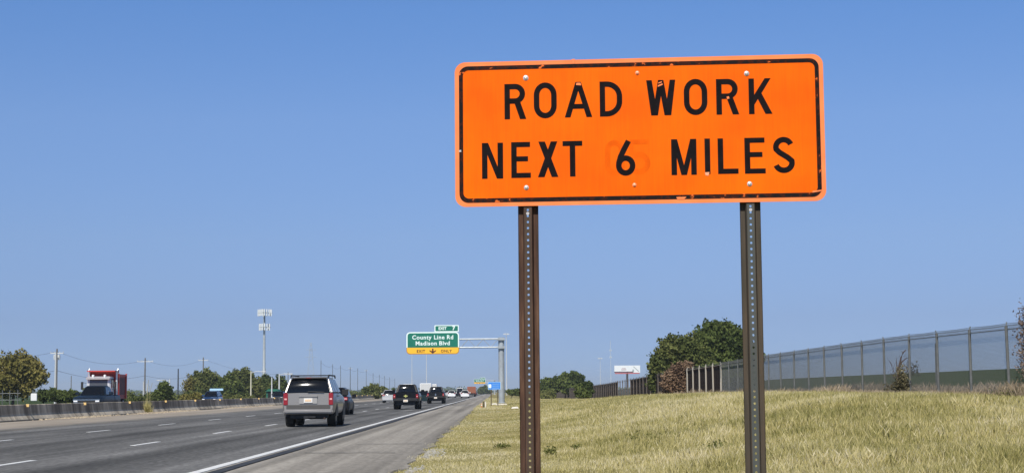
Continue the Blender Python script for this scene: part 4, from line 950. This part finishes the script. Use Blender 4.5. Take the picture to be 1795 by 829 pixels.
def fence_run(name, label, k0, k1, infill, postm=Mpost, H=1.87, pr=.04, gap=()):
    t = thing(name, label, 'fence', (FX, Y17+k0*SP, 0))
    pm = MB().tube([(0, 0, 0), (0, 0, H+.06)], pr, 10).tube([(0, 0, H+.06), (.03, 0, H+.16)], pr*.45, 6).mesh('post', postm)
    y00 = Y17+k0*SP; rail = MB(); barb = MB()
    for k in range(k0, k1+1):
        y = Y17+k*SP; z = float(fbase(y))
        o = link('post', pm, t); o.location = (0, y-y00, z-.05); o.rotation_euler = (random.uniform(-.012, .012), random.uniform(-.012, .012), random.uniform(0, 3))
        if k < k1 and k not in gap:
            z2 = float(fbase(y+SP)); p = link('mesh_panel', infill, t); p.location = (.05, y-y00, z); p.rotation_euler = (math.atan2(z2-z, SP), 0, 0)
            rail.tube([(0, y-y00, z+H-.08), (0, y-y00+SP, z2+H-.08)], .016, 6)
            for q in range(2): barb.tube([(.03+.03*q, y-y00, z+H+.02+.06*q), (.03+.03*q, y-y00+SP/2, (z+z2)/2+H+.005+.06*q), (.03+.03*q, y-y00+SP, z2+H+.02+.06*q)], .006, 4)
    rail.build('top_rail', postm, t); barb.build('barbed_wire', Mwire, t)
    return t
fence_run('chain_link_fence', 'tall galvanised chain link fence with barbed wire crossing the right side of the field', -2, 16, mesh_panel(SP, 1.93), gap=())
def slat_panel(Lp, H, n=15):
    mb = MB()
    for i in range(n):
        y = Lp*i/n; dz = random.uniform(-.05, .03)
        mb.box(-.012+.014*(i % 2), .0+.014*(i % 2), y-.01, y+Lp/n+.01, 0, H+dz)
    return mb
Mslat = mat('dark_weathered_slats', (.030, .022, .019), .95, spec=.1, var=.45, scale=1.2, stretch=(1, 2.5, .3))
me_sl = slat_panel(SP, 1.86).mesh('slat_panel', Mslat)
fence_run('screened_fence', 'dark screened fence with pale posts directly below the tallest tree', 16, 21, me_sl, postm=mat('pale_post', (.42, .38, .32), .8), pr=.055)
fence_run('slatted_fence', 'dark slatted fence section between the brown bush and the gap below the billboard', 21, 35, me_sl, postm=Mdkpost, pr=.05)
fence_run('slatted_fence', 'distant dark slatted fence sloping down left of the gap below the billboard', 40, 66, me_sl, postm=Mdkpost, pr=.05)
fence_run('wire_fence', 'short see-through fence section in the gap directly below the billboard', 35, 40, mesh_panel(SP, 1.0, .3, .01), postm=Mdkpost, pr=.05)
fence_run('slatted_fence', 'farthest low dark fence section left of the round green bush', 68, 96, me_sl, postm=Mdkpost, pr=.05)
# leaning brace post and dark hedge behind the fence
p = at(1617, 660, 58.0)
MB().tube([(0, 0, 0), (.02, 0, 1.75)], .035, 8).build('utility_post', Mpost).location = (16.4, 60.5, gzf(16.4, 60.5))
tag(bpy.data.objects['utility_post'], 'thin lone post standing just behind the chain link fence right of the vine bush', 'post')
n_ = 26000
yv = rng.uniform(104, 132, n_); B = [(15.6+random.uniform(-.3, .5), y, gzf(15.5, y)+.9, 1.0, 1.8, 1.15) for y in np.arange(104, 133, 1.3)]
v, tone = leaf_array(B, n_, .13, .2); hd = link('hedge', npmesh('hedge', v, n_, 4, GREENS['dark'], tone)); tag(hd, 'dark dense hedge standing behind the fence below the big green trees', 'hedge')

# ------------------------------------------------------------------ vegetation on the right
def pb(px0, py0, px1, py1, Y, dy=0, depth=1.0):
    """an ellipsoid from its photo outline at distance Y, relative to nothing (world)"""
    a = at(px0, py1, Y); b = at(px1, py0, Y); return ((a.x+b.x)/2, Y+dy, (a.z+b.z)/2, (b.x-a.x)/2, (b.x-a.x)/2*depth, (b.z-a.z)/2)
def world_tree(name, label, Y, boxes, kind, n, leaf, cat='tree', trunk_px=None, shell=.35, group=None, flat=False, depth=.8, stem='trunk', crown='crown'):
    bl = [pb(*b, Y, random.uniform(-1, 1)*.6, depth) for b in boxes]
    cx = at(trunk_px or (boxes[0][0]+boxes[0][2])/2, 680, Y).x; z = gzf(cx, Y)
    t = thing(name, label, cat, (cx, Y, z), 0, group); bl = [(b[0]-cx, b[1]-Y, b[2]-z, *b[3:]) for b in bl]
    v, tone = leaf_array(bl, n, leaf, shell); v[:, 2] = np.maximum(v[:, 2], .02)
    link(crown, npmesh(crown, v, n, 4, GREENS[kind], tone), t)
    hmax = max(b[2]+b[5] for b in bl); mb = MB(); r0 = max(.04, hmax*.028)
    mb.tube([(0, 0, -.1), (.02*hmax, 0, hmax*.2), (0, 0, hmax*.42)], r0, 8, r1=r0*.6)
    for b in bl:
        z1 = min(hmax*.35, b[2]*.7); mb.tube([(0, 0, z1), (b[0]*.55, b[1]*.5, (z1+b[2])*.5+.04*hmax), (b[0], b[1], b[2]+b[5]*.3)], r0*.45, 6, r1=r0*.12)
    mb.build(stem, Mbark, t); return t
world_tree('broadleaf_tree', 'tallest dark green tree behind the fence, touching the right sign post', 150,
    [(1205, 575, 1262, 640), (1222, 559, 1280, 620), (1255, 560, 1302, 620), (1240, 600, 1310, 680), (1262, 575, 1318, 650), (1200, 610, 1260, 685), (1285, 590, 1335, 680)], 'dark', 26000, .17, trunk_px=1262)
world_tree('broadleaf_tree', 'rounded yellowish green tree left of the tallest tree behind the fence', 138,
    [(1150, 588, 1200, 650), (1180, 585, 1225, 645), (1136, 612, 1180, 670), (1165, 620, 1215, 685), (1205, 608, 1250, 670), (1135, 640, 1168, 690), (1222, 630, 1280, 685)], 'mid', 20000, .15, trunk_px=1188)
world_tree('dead_bush', 'large brown dead bush in front of the fence below the green trees', 116,
    [(1158, 650, 1190, 694), (1175, 636, 1205, 670), (1185, 655, 1213, 694), (1168, 640, 1212, 690), (1192, 632, 1216, 655)], 'brown', 15000, .085, cat='bush', trunk_px=1186, stem='stem', crown='twigs')
world_tree('round_bush', 'round dark green bush in the fence line left of the billboard', 185,
    [(1008, 672, 1030, 697), (1020, 669, 1040, 697), (1012, 680, 1036, 699)], 'dark', 5000, .17, cat='bush', stem='stem', crown='foliage')
world_tree('distant_tree', 'distant dome shaped dark tree just right of the left sign post', 300, [(976, 654, 1005, 684), (990, 651, 1024, 680), (985, 665, 1030, 694)], 'dark', 7000, .3)
world_tree('distant_tree', 'lower distant dark tree hugging the left sign post', 310, [(945, 662, 968, 688), (958, 660, 984, 690), (940, 672, 975, 696)], 'dark', 5000, .3)
world_tree('low_bush', 'low yellowish green bush right beside the left sign post', 280, [(946, 684, 962, 700), (955, 682, 974, 700)], 'mid', 2500, .25, cat='bush', stem='stem', crown='foliage')
world_tree('low_bush', 'low dark green bush between gantry column and left sign post', 300, [(888, 682, 904, 692), (898, 681, 915, 693), (905, 683, 925, 695)], 'dark', 3500, .25, cat='bush', stem='stem', crown='foliage')
world_tree('distant_tree', 'dark trees clump at the far end of the road beside the lone van', 900, [(838, 678, 848, 692), (845, 676, 856, 692), (850, 677, 862, 692)], 'dark', 2500, .8)
world_tree('reddish_shrub', 'sparse reddish shrub cut by the right edge of the photo', 40.5,
    [(1788, 520, 1832, 600), (1781, 560, 1832, 640), (1784, 600, 1832, 690), (1790, 540, 1850, 670)], 'red', 2400, .035, cat='shrub', trunk_px=1812, stem='stem', crown='foliage', shell=.3)
# vine-covered stump with bent dead branch at the fence
Yv = 53.0; c0 = at(1573, 690, Yv); c0.x = 13.05 if c0.x > 13.4 else c0.x
t = world_tree('vine_bush', 'vine covered bush with bent dead branches, growing against the chain link fence', 53.5,
    [(1556, 652, 1588, 684), (1562, 636, 1584, 668), (1546, 670, 1600, 692), (1554, 664, 1592, 692), (1566, 648, 1592, 684), (1586, 634, 1608, 664)], 'vine', 1500, .04, cat='bush', trunk_px=1573, stem='stem', crown='vine_leaves', shell=.2)
mb = MB()
def brl(pts, r):
    q = [at(x, y, 53.5) - t.location for x, y in pts]; mb.tube(q, r, 7, r1=r*.3)
brl([(1574, 688), (1573, 660), (1576, 642), (1579, 628), (1583, 618), (1588, 613)], .05)
brl([(1576, 642), (1581, 634), (1588, 628), (1597, 626)], .03); brl([(1573, 655), (1572, 640), (1571, 627)], .025); brl([(1583, 618), (1580, 615)], .015)
for i in range(30):
    x, y = random.uniform(1560, 1592), random.uniform(640, 680); brl([(x, y), (x+random.uniform(-9, 9), y-random.uniform(5, 22)), (x+random.uniform(-18, 18), y-random.uniform(0, 30))], .008)
mb.build('dead_branch', mat('dead_wood', (.07, .05, .045), .9), t)
# weedy tufts at the fence foot and in the field
def tuft(px, py, Yd, w, h, kind='mid', label='', n=150, name='weed_clump'):
    X = at(px, py, Yd).x; z = gzf(X, Yd); t = thing(name, label, 'weed', (X, Yd, z), 0, 'green weed clumps in the field')
    v, tone = leaf_array([(random.uniform(-w/3, w/3), random.uniform(-.2, .2), h*.45, w*.4, .3, h*.5) for _ in range(4)], n, .03, .1); v[:, 2] = np.maximum(v[:, 2], 0)
    link('leaves', npmesh('leaves', v, n, 4, Mweed, tone), t); MB().tube([(0, 0, -.03), (.02, 0, h*.8)], .006, 5).build('stem', Mweed, t)
def groundY(px, py):
    d = ray(px, py); best = 30
    for i in range(400):
        Y = 20+i*.4; p = Vector((0, 0, CH))+d*(Y/d.y)
        if p.z <= gzf(p.x, Y)+.02: return Y
    return 120
for (px, py, w, h, k, lb) in ((1260, 795, .5, .3, 'mid', 'dark green weed clump in the field left of the right sign post'), (1136, 778, .9, .3, 'mid', 'broad green weed clump in the middle of the field between the sign posts'),
        (966, 797, .25, .2, 'mid', 'small dark weed clump near the foot of the left sign post'), (1010, 786, .2, .12, 'mid', 'flat dark weed patch right of the left sign post'),
        (880, 785, .4, .15, 'mid', 'low green weed patch left of the left sign post'), (1070, 700, 1.6, .3, 'mid', 'low green weed mat at the top of the field below the slatted fence'),
        (1790, 699, 1.2, .3, 'mid', 'green weed mat under the reddish shrub at the right edge')):
    Yd = groundY(px, py) if py > 705 else (150 if px < 1500 else 39.6); tuft(px, py, Yd, w, h, k, lb)
# two pale scraps by the gantry foot
for (px, lb) in ((903, 'pale scrap of rubbish on the grass right of the gantry footing'), (866.5, 'small pale scrap of rubbish on the grass just left of the gantry column')):
    p = at(px, 722 if px > 900 else 704, 118 if px > 900 else 165); o = MB().hexa([(-.3, 0, 0), (.25, .05, 0), (.3, .3, 0), (-.25, .3, .02), (-.2, .05, .12), (.2, .08, .16), (.22, .25, .1), (-.2, .25, .14)]).build('litter', Mwhp, bevel=.02)
    Yq = 118 if px > 900 else 165; o.location = (p.x, Yq, gzf(p.x, Yq)+.03); tag(o, lb, 'litter')

# billboard -----------------------------------------------------------
Yb = 520.0; a = at(1077, 655, Yb); b = at(1122, 640, Yb); px_ = at(1099.5, 655, Yb)
t = thing('billboard', 'white billboard with a red strip on a single dark pole beyond the fence', 'billboard', (px_.x, Yb, -.1))
za, zb_ = a.z+.1, b.z+.1; x0, x1 = a.x-px_.x, b.x-px_.x
MB().box(x0, x1, 0, .5, za+.35, zb_).build('panel', mat('billboard_white', (.8, .82, .82), .5), t)
MB().box(x0, x1*.45, -.05, 0, za+.42, za+.75).build('dark_band', mat('band_dark', (.12, .06, .07), .5), t)
MB().box(x0+.2, x1-.2, -.06, .55, za, za+.33).build('red_strip', mat('band_red', (.5, .12, .12), .5), t)
MB().box(-1.9, -.3, -.05, 0, za+1.2, za+1.6).box(-1.7, -.5, -.05, 0, za+1.75, za+1.95).build('faint_print', mat('pale_print', (.6, .52, .52), .5), t)
MB().add([(x1*.45, -.05, zb_-.35), (x1*.5, -.05, zb_-.3), (x1*.92, -.05, za+.8), (x1*.85, -.05, za+.75)], [(0, 1, 2, 3)]).box(x1*.4, x1*.52, -.05, 0, za+.5, za+1.4).build('figure_print', mat('grey_print', (.35, .4, .4), .5), t)
MB().tube([(0, .25, 0), (0, .25, za+.4)], .33, 12).build('pole', mat('dark_pole', (.06, .05, .05), .7), t)

# lattice / monopole towers, high masts --------------------------------
Mtow = mat('tower_steel', (.42, .45, .45), .5, metal=.2, var=.1, scale=.5); Mant = mat('antenna_white', (.66, .69, .69), .5); Mgreyp = mat('pole_timber', (.17, .16, .15), .9); Mpale = mat('pale_steel', (.62, .63, .62), .5)
def cell_tower(px, ptop, Y, label, racks, r=.5, arm=2.2, m=Mtow, n=12):
    X = at(px, ptop, Y).x; zt = at(px, ptop, Y).z; t = thing('cell_tower', label, 'tower', (X, Y, -.1))
    MB().tube([(0, 0, 0), (0, 0, zt*.33), (0, 0, zt*.34), (0, 0, zt)], [r*1.15, r*1.05, r*.85, r*.6], n).build('mast', m, t, smooth=True)
    for (dz, ar, k) in racks:
        z = zt-dz; mb = MB(); ab = MB()
        for s in range(3):
            a0 = s*2*PI/3+PI/2
            c = Vector((math.cos(a0), math.sin(a0), 0)); d_ = Vector((-c.y, c.x, 0)); ctr = c*ar*.6
            mb.tube([(0, 0, z), (ctr.x, ctr.y, z)], .08, 5); p1, p2 = ctr-d_*ar, ctr+d_*ar; mb.tube([(p1.x, p1.y, z), (p2.x, p2.y, z)], .06, 5)
            for i in range(k):
                q = p1+(p2-p1)*(i+.5)/k; ab.box(q.x-.15, q.x+.15, q.y-.1, q.y+.1, z-(.85 if k > 1 else .4), z+(.85 if k > 1 else .4))
        mb.build('antenna_frame', m, t); ab.build('antenna_panels', Mant, t)
cell_tower(463.5, 541, 420, 'tall cell tower with two crowns of white antennas above the left trees', ((.9, 1.9, 4), (4.6, 1.5, 3)), .42)
cell_tower(1070, 596, 900, 'faint thin tower with small antennas rising behind the billboard', ((5.5, .8, 1), (9.3, .8, 1)), .2, m=mat('hazed_steel', (.5, .56, .62), .6))  # tower colour paled toward the sky to paint in haze
def mast(px, ptop, Y, label, r=.16, head=True, m=Mpale):
    p = at(px, ptop, Y); t = thing('light_mast', label, 'mast', (p.x, Y, -.1)); z = p.z+.1
    MB().tube([(0, 0, 0), (0, 0, z)], r, 8, r1=r*.5).build('pole', m, t)
    if head:
        mb = MB()
        for k in range(6): a = k*PI/3; mb.box(math.cos(a)*.9-.25, math.cos(a)*.9+.25, math.sin(a)*.9-.25, math.sin(a)*.9+.25, z-.45, z-.15); mb.tube([(0, 0, z), (math.cos(a)*.9, math.sin(a)*.9, z-.15)], .05, 4)
        mb.build('lamp_ring', m, t)
mast(887.5, 584, 620, 'tall pale light mast rising just right of the gantry column', .22)
mast(747.5, 596, 760, 'faint high mast standing behind the green gantry panel', .2); mast(722, 606, 900, 'faint high mast rising behind the left end of the gantry panel', .22)
mast(1052, 627, 800, 'thin faint pole left of the billboard tower', .14)
mast(974, 678, 330, 'small white lamp on a short pole in front of the distant dark trees', .06)

# ------------------------------------------------------------------ utility poles left
def upole(px, ptop, Y, label, r=.16, arms=True, m=Mgreyp, arm=1.2, grp='utility poles on the left horizon', lamp=None):
    p = at(px, ptop, Y); t = thing('utility_pole', label, 'utility pole', (p.x, Y, -.1), 0, grp); z = p.z+.1
    MB().tube([(0, 0, 0), (0, 0, z)], r, 8, r1=r*.7).build('pole', m, t)
    if arms:
        mb = MB(); mb.box(-arm, arm, -.08, .08, z-.75, z-.6)
        for x in (-arm*.95, -arm*.4, arm*.4, arm*.95): mb.tube([(x, 0, z-.6), (x, 0, z-.4)], .05, 5)
        mb.build('crossarm', Mpale, t)
    if lamp:
        s, dz = lamp; MB().tube([(0, 0, z-dz), (s*.9, 0, z-dz+.25), (s*1.6, 0, z-dz+.2)], .05, 5).build('lamp_arm', Mpale, t); MB().box(*sorted((s*1.5, s*2.2)), -.15, .15, z-dz+.12, z-dz+.26).build('lamp_head', Mpale, t, bevel=.03)
    return Vector((p.x, Y, p.z))
tops = [upole(-150, 606, 225, 'utility pole just outside the left edge'), upole(100, 611, 250, 'utility pole with its transformers right of the yellowish tree', .17, arm=1.0),
        upole(254.5, 627, 306, 'utility pole with a pale crossarm between the red truck and the small green tree', .17, arm=1.5), upole(356.5, 626, 367, 'utility pole rising from the left end of the dark wood', .17, arm=1.1), upole(505, 652, 470, 'utility pole with crossarm just over the taupe vehicle left roof edge')]
MB().box(-.45, -.15, -.2, .2, 0, .8).box(.15, .45, -.2, .2, 0, .8).build('transformer', Mpale, [o for o in ALL() if o.name.startswith('utility_pole') and abs(o.location.y-250) < 1][0]).location = (0, 0, tops[1].z-1.6)
upole(97.7, 617, 249, 'pale metal pole touching the left utility pole beside the yellowish tree', .14, False, Mpale)
upole(125, 658, 420, 'far dark pole standing left of the red truck', .14, False)
upole(312.5, 646, 330, 'bare dark pole between the small green tree and the wood', .17, False, mat('dark_bluish_pole', (.05, .06, .08), .8))
upole(251.6, 668, 240, 'short pale post at the foot of the pole beyond the red truck', .1, False, Mpale); upole(258, 672, 230, 'thin pale stake right of the crossarm pole foot', .08, False, Mpale)
upole(297.5, 664, 280, 'pale street lamp with short arm above the small green tree', .11, False, Mpale, lamp=(-1, .4))
upole(440, 650, 240, 'cream street lamp standing before the dark wood, left of the cell tower', .12, False, mat('cream_pole', (.6, .57, .42), .6), lamp=(1, .3))
upole(476.5, 661, 260, 'short pale pole between the cell tower and the green shelter', .12, False, Mpale)
upole(489.5, 655, 265, 'pale pole with two lamps at the left roof edge of the taupe vehicle', .14, False, Mpale, lamp=(1, .2))
fl = []
for i, (px, py) in enumerate(((562.7, 631), (583, 638), (597, 640), (614, 643), (627, 645), (642, 647), (654, 653.5), (665, 656), (674, 658.6), (683, 660.5), (692, 663))):
    Y = 2850*66/(868-px); fl.append(upole(px, py, Y, f"slim far pole, { ['directly above the right roof corner of the taupe vehicle', 'second to the right of the taupe vehicle roof', 'third right of the taupe vehicle roof', 'fourth and thickest, right of the taupe vehicle', 'fifth, left of the lone roadside tree', 'sixth, at the left edge of the lone roadside tree', 'seventh, above the lone roadside tree', 'eighth, above the right of the lone tree', 'ninth, right of the lone roadside tree', 'tenth, left of the pale grey car', 'last, above the pale grey car'][i]}", .15+.05*(i == 3), i in (3, 5), mat('hazed_pole', (.13, .15, .18), .8) if i == 0 else bpy.data.materials['hazed_pole'], arm=.9, grp='row of slim poles receding to the horizon'))  # far poles coloured bluish, haze painted into the material
def wire(name, label, pts, sag, r):
    mb = MB()
    for a, b in zip(pts[:-1], pts[1:]):
        q = []
        for i in range(13):
            s = i/12; p = a.lerp(b, s); q.append((p.x, p.y, p.z-sag*4*s*(1-s)))
        mb.tube(q, r, 4, cap=False)
    tag(mb.build(name, mat(name+'_black', (.05, .05, .06), .7)), label, 'cable')
wire('power_line', 'sagging upper power line strung along the left utility poles', [p-Vector((0, 0, .4)) for p in tops], 1.3, .016)
wire('phone_line', 'lower sagging line along the left utility poles behind the red truck', [p-Vector((0, 0, 3.3)) for p in tops[:4]], 1.0, .02)
wire('far_power_line', 'thin line strung along the far receding row of poles', [p-Vector((0, 0, .8)) for p in fl], .9, .03)
# lattice pylon
p = at(545, 600, 1300); t = thing('pylon', 'faint lattice pylon on the horizon above the taupe vehicle roof', 'pylon', (p.x, 1300, 0)); mb = MB(); zt = p.z
pr_ = lambda z: 3.2*(1-z/zt)+.5
for k in range(10):
    z0, z1 = zt*k/10, zt*(k+1)/10; a0, a1 = pr_(z0), pr_(z1)
    for (sx, sy) in ((1, 1), (-1, 1), (-1, -1), (1, -1)):
        mb.tube([(sx*a0, sy*a0, z0), (sx*a1, sy*a1, z1)], .12, 4)
    for sy in (-1, 1): mb.tube([(-a0, sy*a0, z0), (a1, sy*a1, z1)], .07, 4); mb.tube([(a0, sy*a0, z0), (-a1, sy*a1, z1)], .07, 4)
mb.build('lattice', mat('hazed_pylon_steel', (.46, .53, .62), .5), t)  # haze put into the pale blue colour of the lattice
MB().tube([(-5, 0, zt*.72), (5, 0, zt*.72)], .15, 4).tube([(-4, 0, zt*.86), (4, 0, zt*.86)], .15, 4).build('crossarm', bpy.data.materials['hazed_pylon_steel'], t)
# green sign standing on the median far away
p = at(829, 680, 1750); t = thing('distant_green_sign', 'tiny distant green sign above the orange brown truck', 'road sign', (X_BAR-.3, 1750, 0)); MB().box(-2.6, 2.6, 0, .2, 2.6, 6.4).build('panel', Mgreen, t); MB().box(-1.2, 1.2, -.06, 0, 4.2, 5.4).build('legend', Mwleg, t); MB().tube([(0, .3, 0), (0, .3, 6)], .25, 8).build('pole', Mgalv, t)
# green shelter beyond the barrier
Yg = 262.0; a = at(466, 697, Yg); b = at(491, 681.5, Yg)
t = thing('green_shelter', 'small green metal shelter with a dark opening beyond the barrier', 'shelter', ((a.x+b.x)/2, Yg, -.1)); w2 = (b.x-a.x)/2; zt = b.z+.1
MB().box(-w2, w2*.75, .3, 2.4, 0, zt-.25).build('wall', mat('green_metal', (.012, .11, .065), .5), t); MB().hexa([(-w2-.1, 0, zt-.35), (w2*.8, 0, zt-.35), (w2, 2.6, zt-.35), (-w2-.1, 2.6, zt-.35), (-w2*.7, .4, zt), (w2*.5, .4, zt), (w2*.6, 2.2, zt), (-w2*.7, 2.2, zt)]).build('roof', bpy.data.materials['green_metal'], t)
MB().box(-w2*.75, w2*.35, .26, .32, .25, zt-.5).build('opening', mat('dark_opening', (.01, .01, .01), .9), t)

# ------------------------------------------------------------------ vegetation left
world_tree('roadside_tree', 'big yellowish green tree cut by the left edge beyond the barrier', 175,
    [(-20, 620, 30, 680), (10, 615, 60, 670), (30, 622, 75, 665), (40, 638, 86, 680), (-30, 650, 40, 700), (20, 650, 62, 700), (-60, 610, 0, 690)], 'yellow', 16000, .17, trunk_px=22)
for px, w_ in ((4, 0), (17, 0), (31, 0)):
    pass
t = thing('wire_fence', 'pale thin fence posts with wire in front of the big yellowish tree', 'fence', (at(17, 700, 150).x, 150, -.1))
for px in (-10, 4, 17, 31): MB().tube([(at(px, 700, 150).x-t.location.x, 0, 0), (at(px, 700, 150).x-t.location.x, 0, 1.9)], .04, 6).build('post', Mpost, t)
MB().tube([(-2, 0, 1.6), (1, 0, 1.6)], .012, 4).tube([(-2, 0, 1.0), (1, 0, 1.0)], .012, 4).build('wire', Mpale, t)
X_ = 0
world_tree('hedge_shrub', 'dark green shrub between the yellowish tree and navy pickup', 185, [(62, 682, 90, 704), (78, 680, 112, 704), (96, 684, 130, 706), (112, 683, 140, 706)], 'dark', 7000, .15, cat='shrub', stem='stem', crown='foliage')
world_tree('small_tree', 'small bright green tree between the crossarm pole and bare dark pole', 190, [(276, 668, 297, 690), (282, 676, 303, 702), (266, 684, 290, 704)], 'dark', 4500, .14)
world_tree('hedge_shrub', 'low mixed shrub at the foot of the small green tree', 195, [(262, 688, 285, 706), (285, 690, 306, 706), (228, 694, 262, 706)], 'mid', 4000, .14, cat='shrub', stem='stem', crown='foliage')
world_tree('bare_tree', 'greyish half bare tree at the left end of the wood', 262, [(316, 664, 336, 694), (322, 654, 342, 690)], 'yellow', 900, .16, shell=.1)
world_tree('broadleaf_tree', 'left dome of the dark wood, behind the crossarm utility pole', 285, [(330, 650, 362, 690), (345, 646, 382, 690), (326, 668, 372, 702), (360, 660, 396, 700)], 'mid', 11000, .24)
world_tree('broadleaf_tree', 'low middle tree of the dark wood, between its two domes', 275, [(380, 656, 415, 698), (372, 668, 408, 704), (392, 662, 425, 702)], 'dark', 8000, .24)
world_tree('broadleaf_tree', 'highest dome of the dark wood, left of the cream lamp', 290, [(396, 648, 432, 695), (410, 645, 446, 690), (405, 665, 450, 704), (430, 660, 462, 702)], 'mid', 12000, .24)
world_tree('broadleaf_tree', 'right end of the dark wood, under the cell tower', 300, [(450, 656, 480, 690), (458, 664, 492, 704), (478, 657, 504, 695), (446, 672, 470, 704)], 'dark', 9000, .24)
world_tree('hedge_shrub', 'brownish green shrub in front of the left dome of the wood', 200, [(314, 690, 340, 706), (332, 688, 356, 706)], 'yellow', 3000, .14, cat='shrub', stem='stem', crown='foliage')
world_tree('hedge_shrub', 'green shrub behind the blue car with the painted roof glare', 225, [(386, 688, 410, 706), (402, 691, 428, 706), (420, 693, 450, 706)], 'mid', 3500, .14, cat='shrub', stem='stem', crown='foliage')
world_tree('roadside_tree', 'lone low olive tree beyond the barrier between taupe vehicle and pale grey car', 330, [(634, 676, 652, 695), (645, 672, 668, 694), (660, 676, 682, 696), (640, 682, 675, 698)], 'mid', 5000, .24)
world_tree('low_bush', 'small dark bush beyond the barrier, left of the larger black pickup', 420, [(686, 680, 694, 694)], 'dark', 800, .25, cat='bush', stem='stem', crown='foliage')
B = [(-48+random.uniform(-1.5, 1.5), y, .6+random.uniform(0, .35), 1.6, 3.2, .8+random.uniform(0, .4)) for y in np.arange(190, 900, 5.5)]
v, tone = leaf_array(B, 26000, .26, .3); v[:, 2] = np.maximum(v[:, 2], -.1)
tag(link('roadside_hedge', npmesh('roadside_hedge', v, 26000, 4, GREENS['mid'], tone)), 'long low hedge running beyond the opposite carriageway', 'hedge', kind='stuff')
B = [(x+random.uniform(-20, 20), 2300+random.uniform(-150, 150), 2.2, random.uniform(15, 40), 20, random.uniform(3, 6.5)) for x in np.arange(-900, -20, 22)] + [(x, 2400, 1.5, 30, 20, random.uniform(2.5, 5)) for x in np.arange(20, 400, 30)]
v, tone = leaf_array(B, 26000, 1.6, .3); v[:, 2] = np.maximum(v[:, 2], -.1)
tag(link('distant_woods', npmesh('distant_woods', v, 26000, 4, GREENS['dark'], tone)), 'low dark band of distant woods along the horizon', 'woods', kind='stuff')
# weed by the barrier
p = Vector((X_BAR+.12, 113.5, 0)); t = thing('tall_weed', 'tall dry yellow green weed growing at the foot of the barrier', 'weed', p)
v, n, tt = [], 0, []
N = 260; a = rng.uniform(0, 2*PI, N); hgt = rng.uniform(.3, 1.0, N); sp = rng.uniform(0, .9, N)*.5
V = np.zeros((N, 3, 3)); V[:, 0, 0] = -.02; V[:, 1, 0] = .02; V[:, :2, 0] += rng.normal(0, .15, N)[:, None]; V[:, 2, 0] = np.cos(a)*sp+rng.normal(0, .1, N); V[:, 2, 1] = np.sin(a)*sp; V[:, 2, 2] = hgt*(1.2-sp)
link('blades', npmesh('blades', V.reshape(-1, 3), N, 3, Mgrass, rng.uniform(.2, .8, N)), t)
MB().tube([(0, 0, 0), (-.05, 0, .9), (.03, 0, 2.3)], .015, 5).tube([(.1, 0, 0), (.15, 0, .8), (.12, 0, 1.9)], .012, 5).tube([(.12, 0, 1.3), (.3, 0, 2.1)], .01, 5).build('stalk', mat('dry_stalk', (.35, .30, .15), .9), t)
tag(MB().box(-.3, .3, -.1, .1, 0, .75).build('white_box', mat('utility_white', (.8, .8, .78), .5), bevel=.03), 'small white utility box on the ground under the left shrubs', 'box').location = (at(59.5, 700, 165).x, 165, .75)

# ------------------------------------------------------------------ the summer air between here and the horizon
hm = bpy.data.materials.new('summer_haze'); hm.use_nodes = True; n_ = hm.node_tree.nodes; n_.clear()
vo = n_.new('ShaderNodeVolumePrincipled'); vo.inputs['Color'].default_value = (.80, .90, 1, 1); vo.inputs['Density'].default_value = .00016; vo.inputs['Anisotropy'].default_value = 0
mo = n_.new('ShaderNodeOutputMaterial'); hm.node_tree.links.new(vo.outputs[0], mo.inputs['Volume'])
tag(MB().box(-5200, 6200, -80, 9100, -1.2, 60).build('haze', hm), 'thin pale summer haze over the highway', 'haze', kind='stuff')
